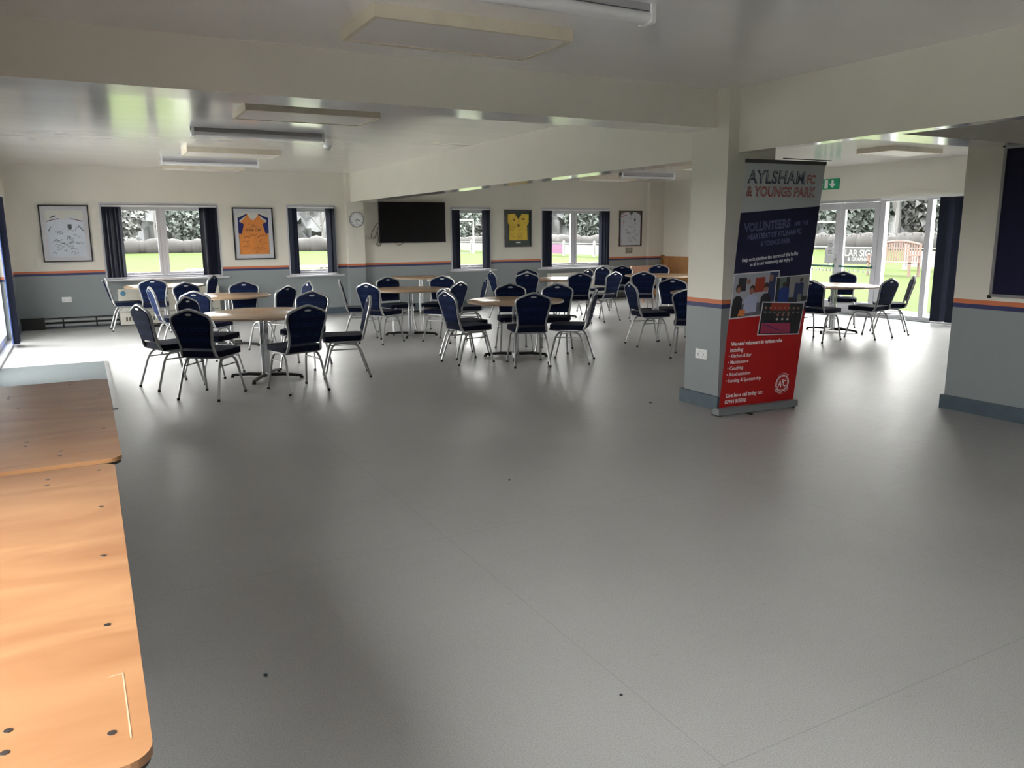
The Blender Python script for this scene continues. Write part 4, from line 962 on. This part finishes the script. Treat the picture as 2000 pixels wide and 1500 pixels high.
# trees and hedge
barkc = mat('haze tinted bark', (.05, .049, .048), .9); leafc = [mat('haze tinted foliage %s' % n_, c, .95, noise=.3, nscale=.7, spec=.05) for n_, c in (('grey', (.11, .117, .12)), ('green', (.088, .1, .093)), ('pale', (.115, .118, .117)))]  # distance haze painted in: tree colours lifted to pale greys
def tree(x, y, h, kind, label, seed, group='trees beyond the pitch'):
    r = random.Random(seed); e = thing('tree', label, 'tree', (x, y, -.3), r.uniform(0, 6), group)
    bm = B()
    def br(p, d, l, rad, lev):
        q = p+d*l; tube(bm, [p, (p+q)/2+Vector((r.uniform(-1, 1), r.uniform(-1, 1), 0))*l*.05, q], [rad, rad*.8, rad*.6], 5)
        if lev:
            for _ in range(4 if lev > 1 else 5):
                nd = (d+Vector((r.uniform(-1, 1), r.uniform(-1, 1), r.uniform(-.1, .7)))*.85).normalized(); br(p+d*l*r.uniform(.5, 1), nd, l*r.uniform(.5, .75), rad*.5, lev-1)
    br(Vector((0, 0, 0)), Vector((0, 0, 1)), h*.4, h*.022, 4 if kind == 0 else 2)
    obj('branches' if kind == 0 else 'trunk', bm, barkc, e)
    if kind:
        bm = B()
        for i in range(7000):
            a, t = r.uniform(0, 2*PI), r.uniform(.0, 1); rad = h*.36*math.sin(PI*min(1, t*.9+.14))**.7*r.uniform(.5, 1)
            c = Vector((rad*math.cos(a), rad*math.sin(a), h*(.12+.88*t))); s = h*.017*r.uniform(.6, 1.3)
            M = Matrix.Rotation(r.uniform(0, 6), 3, 'Z') @ Matrix.Rotation(r.uniform(0, 3), 3, 'X')
            vs = [bm.verts.new(c+M @ Vector(v)*s) for v in ((1, 1, 1), (1, -1, -1), (-1, 1, -1))]
            bm.faces.new(vs)
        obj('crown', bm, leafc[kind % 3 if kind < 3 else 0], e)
k = 0
LB = ['bare winter tree standing beyond the pitch', 'bushy evergreen tree standing beyond the pitch', 'broad haze-tinted tree standing beyond the pitch']
spots = []
for i, a in enumerate([-3, 1.5, 4.5, 7, 10.5, 15, 19, 24, 27, 30, 34, 37, 41]):
    spots.append((a, (99 if i % 2 else 116)+rnd.uniform(-2, 2), [0, 2, 0, 1, 2, 0, 2, 1, 2, 0, 1, 2, 1][i]))
for i, a in enumerate([45, 48, 51.5, 54, 56.5, 59, 62]): spots.append((a, (82 if i % 2 else 98)+rnd.uniform(-2, 2), [2, 0, 1, 0, 2, 1, 2][i]))
for i, (a, d, kd) in enumerate(spots):
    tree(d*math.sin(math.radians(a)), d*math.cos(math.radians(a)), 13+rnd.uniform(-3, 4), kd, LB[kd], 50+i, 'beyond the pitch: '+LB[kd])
bm = B(); r = random.Random(4)
for i in range(260):
    a = math.radians(-12+i*.31); d = 88-14*max(0, (math.degrees(a)-38)/25)
    c = Vector((d*math.sin(a), d*math.cos(a), .4)); s = r.uniform(.6, 1.0)
    vs = bmesh.ops.create_icosphere(bm, subdivisions=2, radius=s)['verts']
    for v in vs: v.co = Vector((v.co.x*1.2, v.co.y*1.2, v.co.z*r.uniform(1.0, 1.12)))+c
hg = obj('hedge', bm, mat('brown grey hedge', (.014, .013, .012), .95, noise=.25, nscale=.8), smooth=True); tag(hg, 'long low hedge at the far side of the pitch', 'hedge')  # dark brown-grey throughout
# distant woodland closing the view, its pale grey painted to stand for haze
bm = B(); r = random.Random(11); N, Mz = 300, 14; rows = []
for i in range(N+1):
    a = math.radians(-20+100*i/N); col = []
    hh = 17+3*math.sin(i*.11)+2*math.sin(i*.37+1)
    for j in range(Mz+1):
        t = j/Mz; d = 134+9*t*t+r.uniform(-1.6, 1.6)-10*max(0, (math.degrees(a)-40)/40)
        col.append(bm.verts.new((d*math.sin(a), d*math.cos(a), -.4+hh*t+r.uniform(-.5, .5))))
    rows.append(col)
for A, D in zip(rows, rows[1:]):
    for j in range(Mz): bm.faces.new((A[j], D[j], D[j+1], A[j+1]))
# give the belt real depth: extrude its outline backwards
ret = bmesh.ops.extrude_face_region(bm, geom=list(bm.faces))
for v in [g_ for g_ in ret['geom'] if isinstance(g_, bmesh.types.BMVert)]: v.co.x *= 1.12; v.co.y *= 1.12
wd = obj('distant_woodland', bm, mat('haze grey woodland', (.068, .07, .072), .95, noise=.22, nscale=.25, spec=.05), smooth=True); tag(wd, 'long belt of winter woodland, haze painted into its grey, closing the view beyond the pitch', 'woodland', kind='stuff')
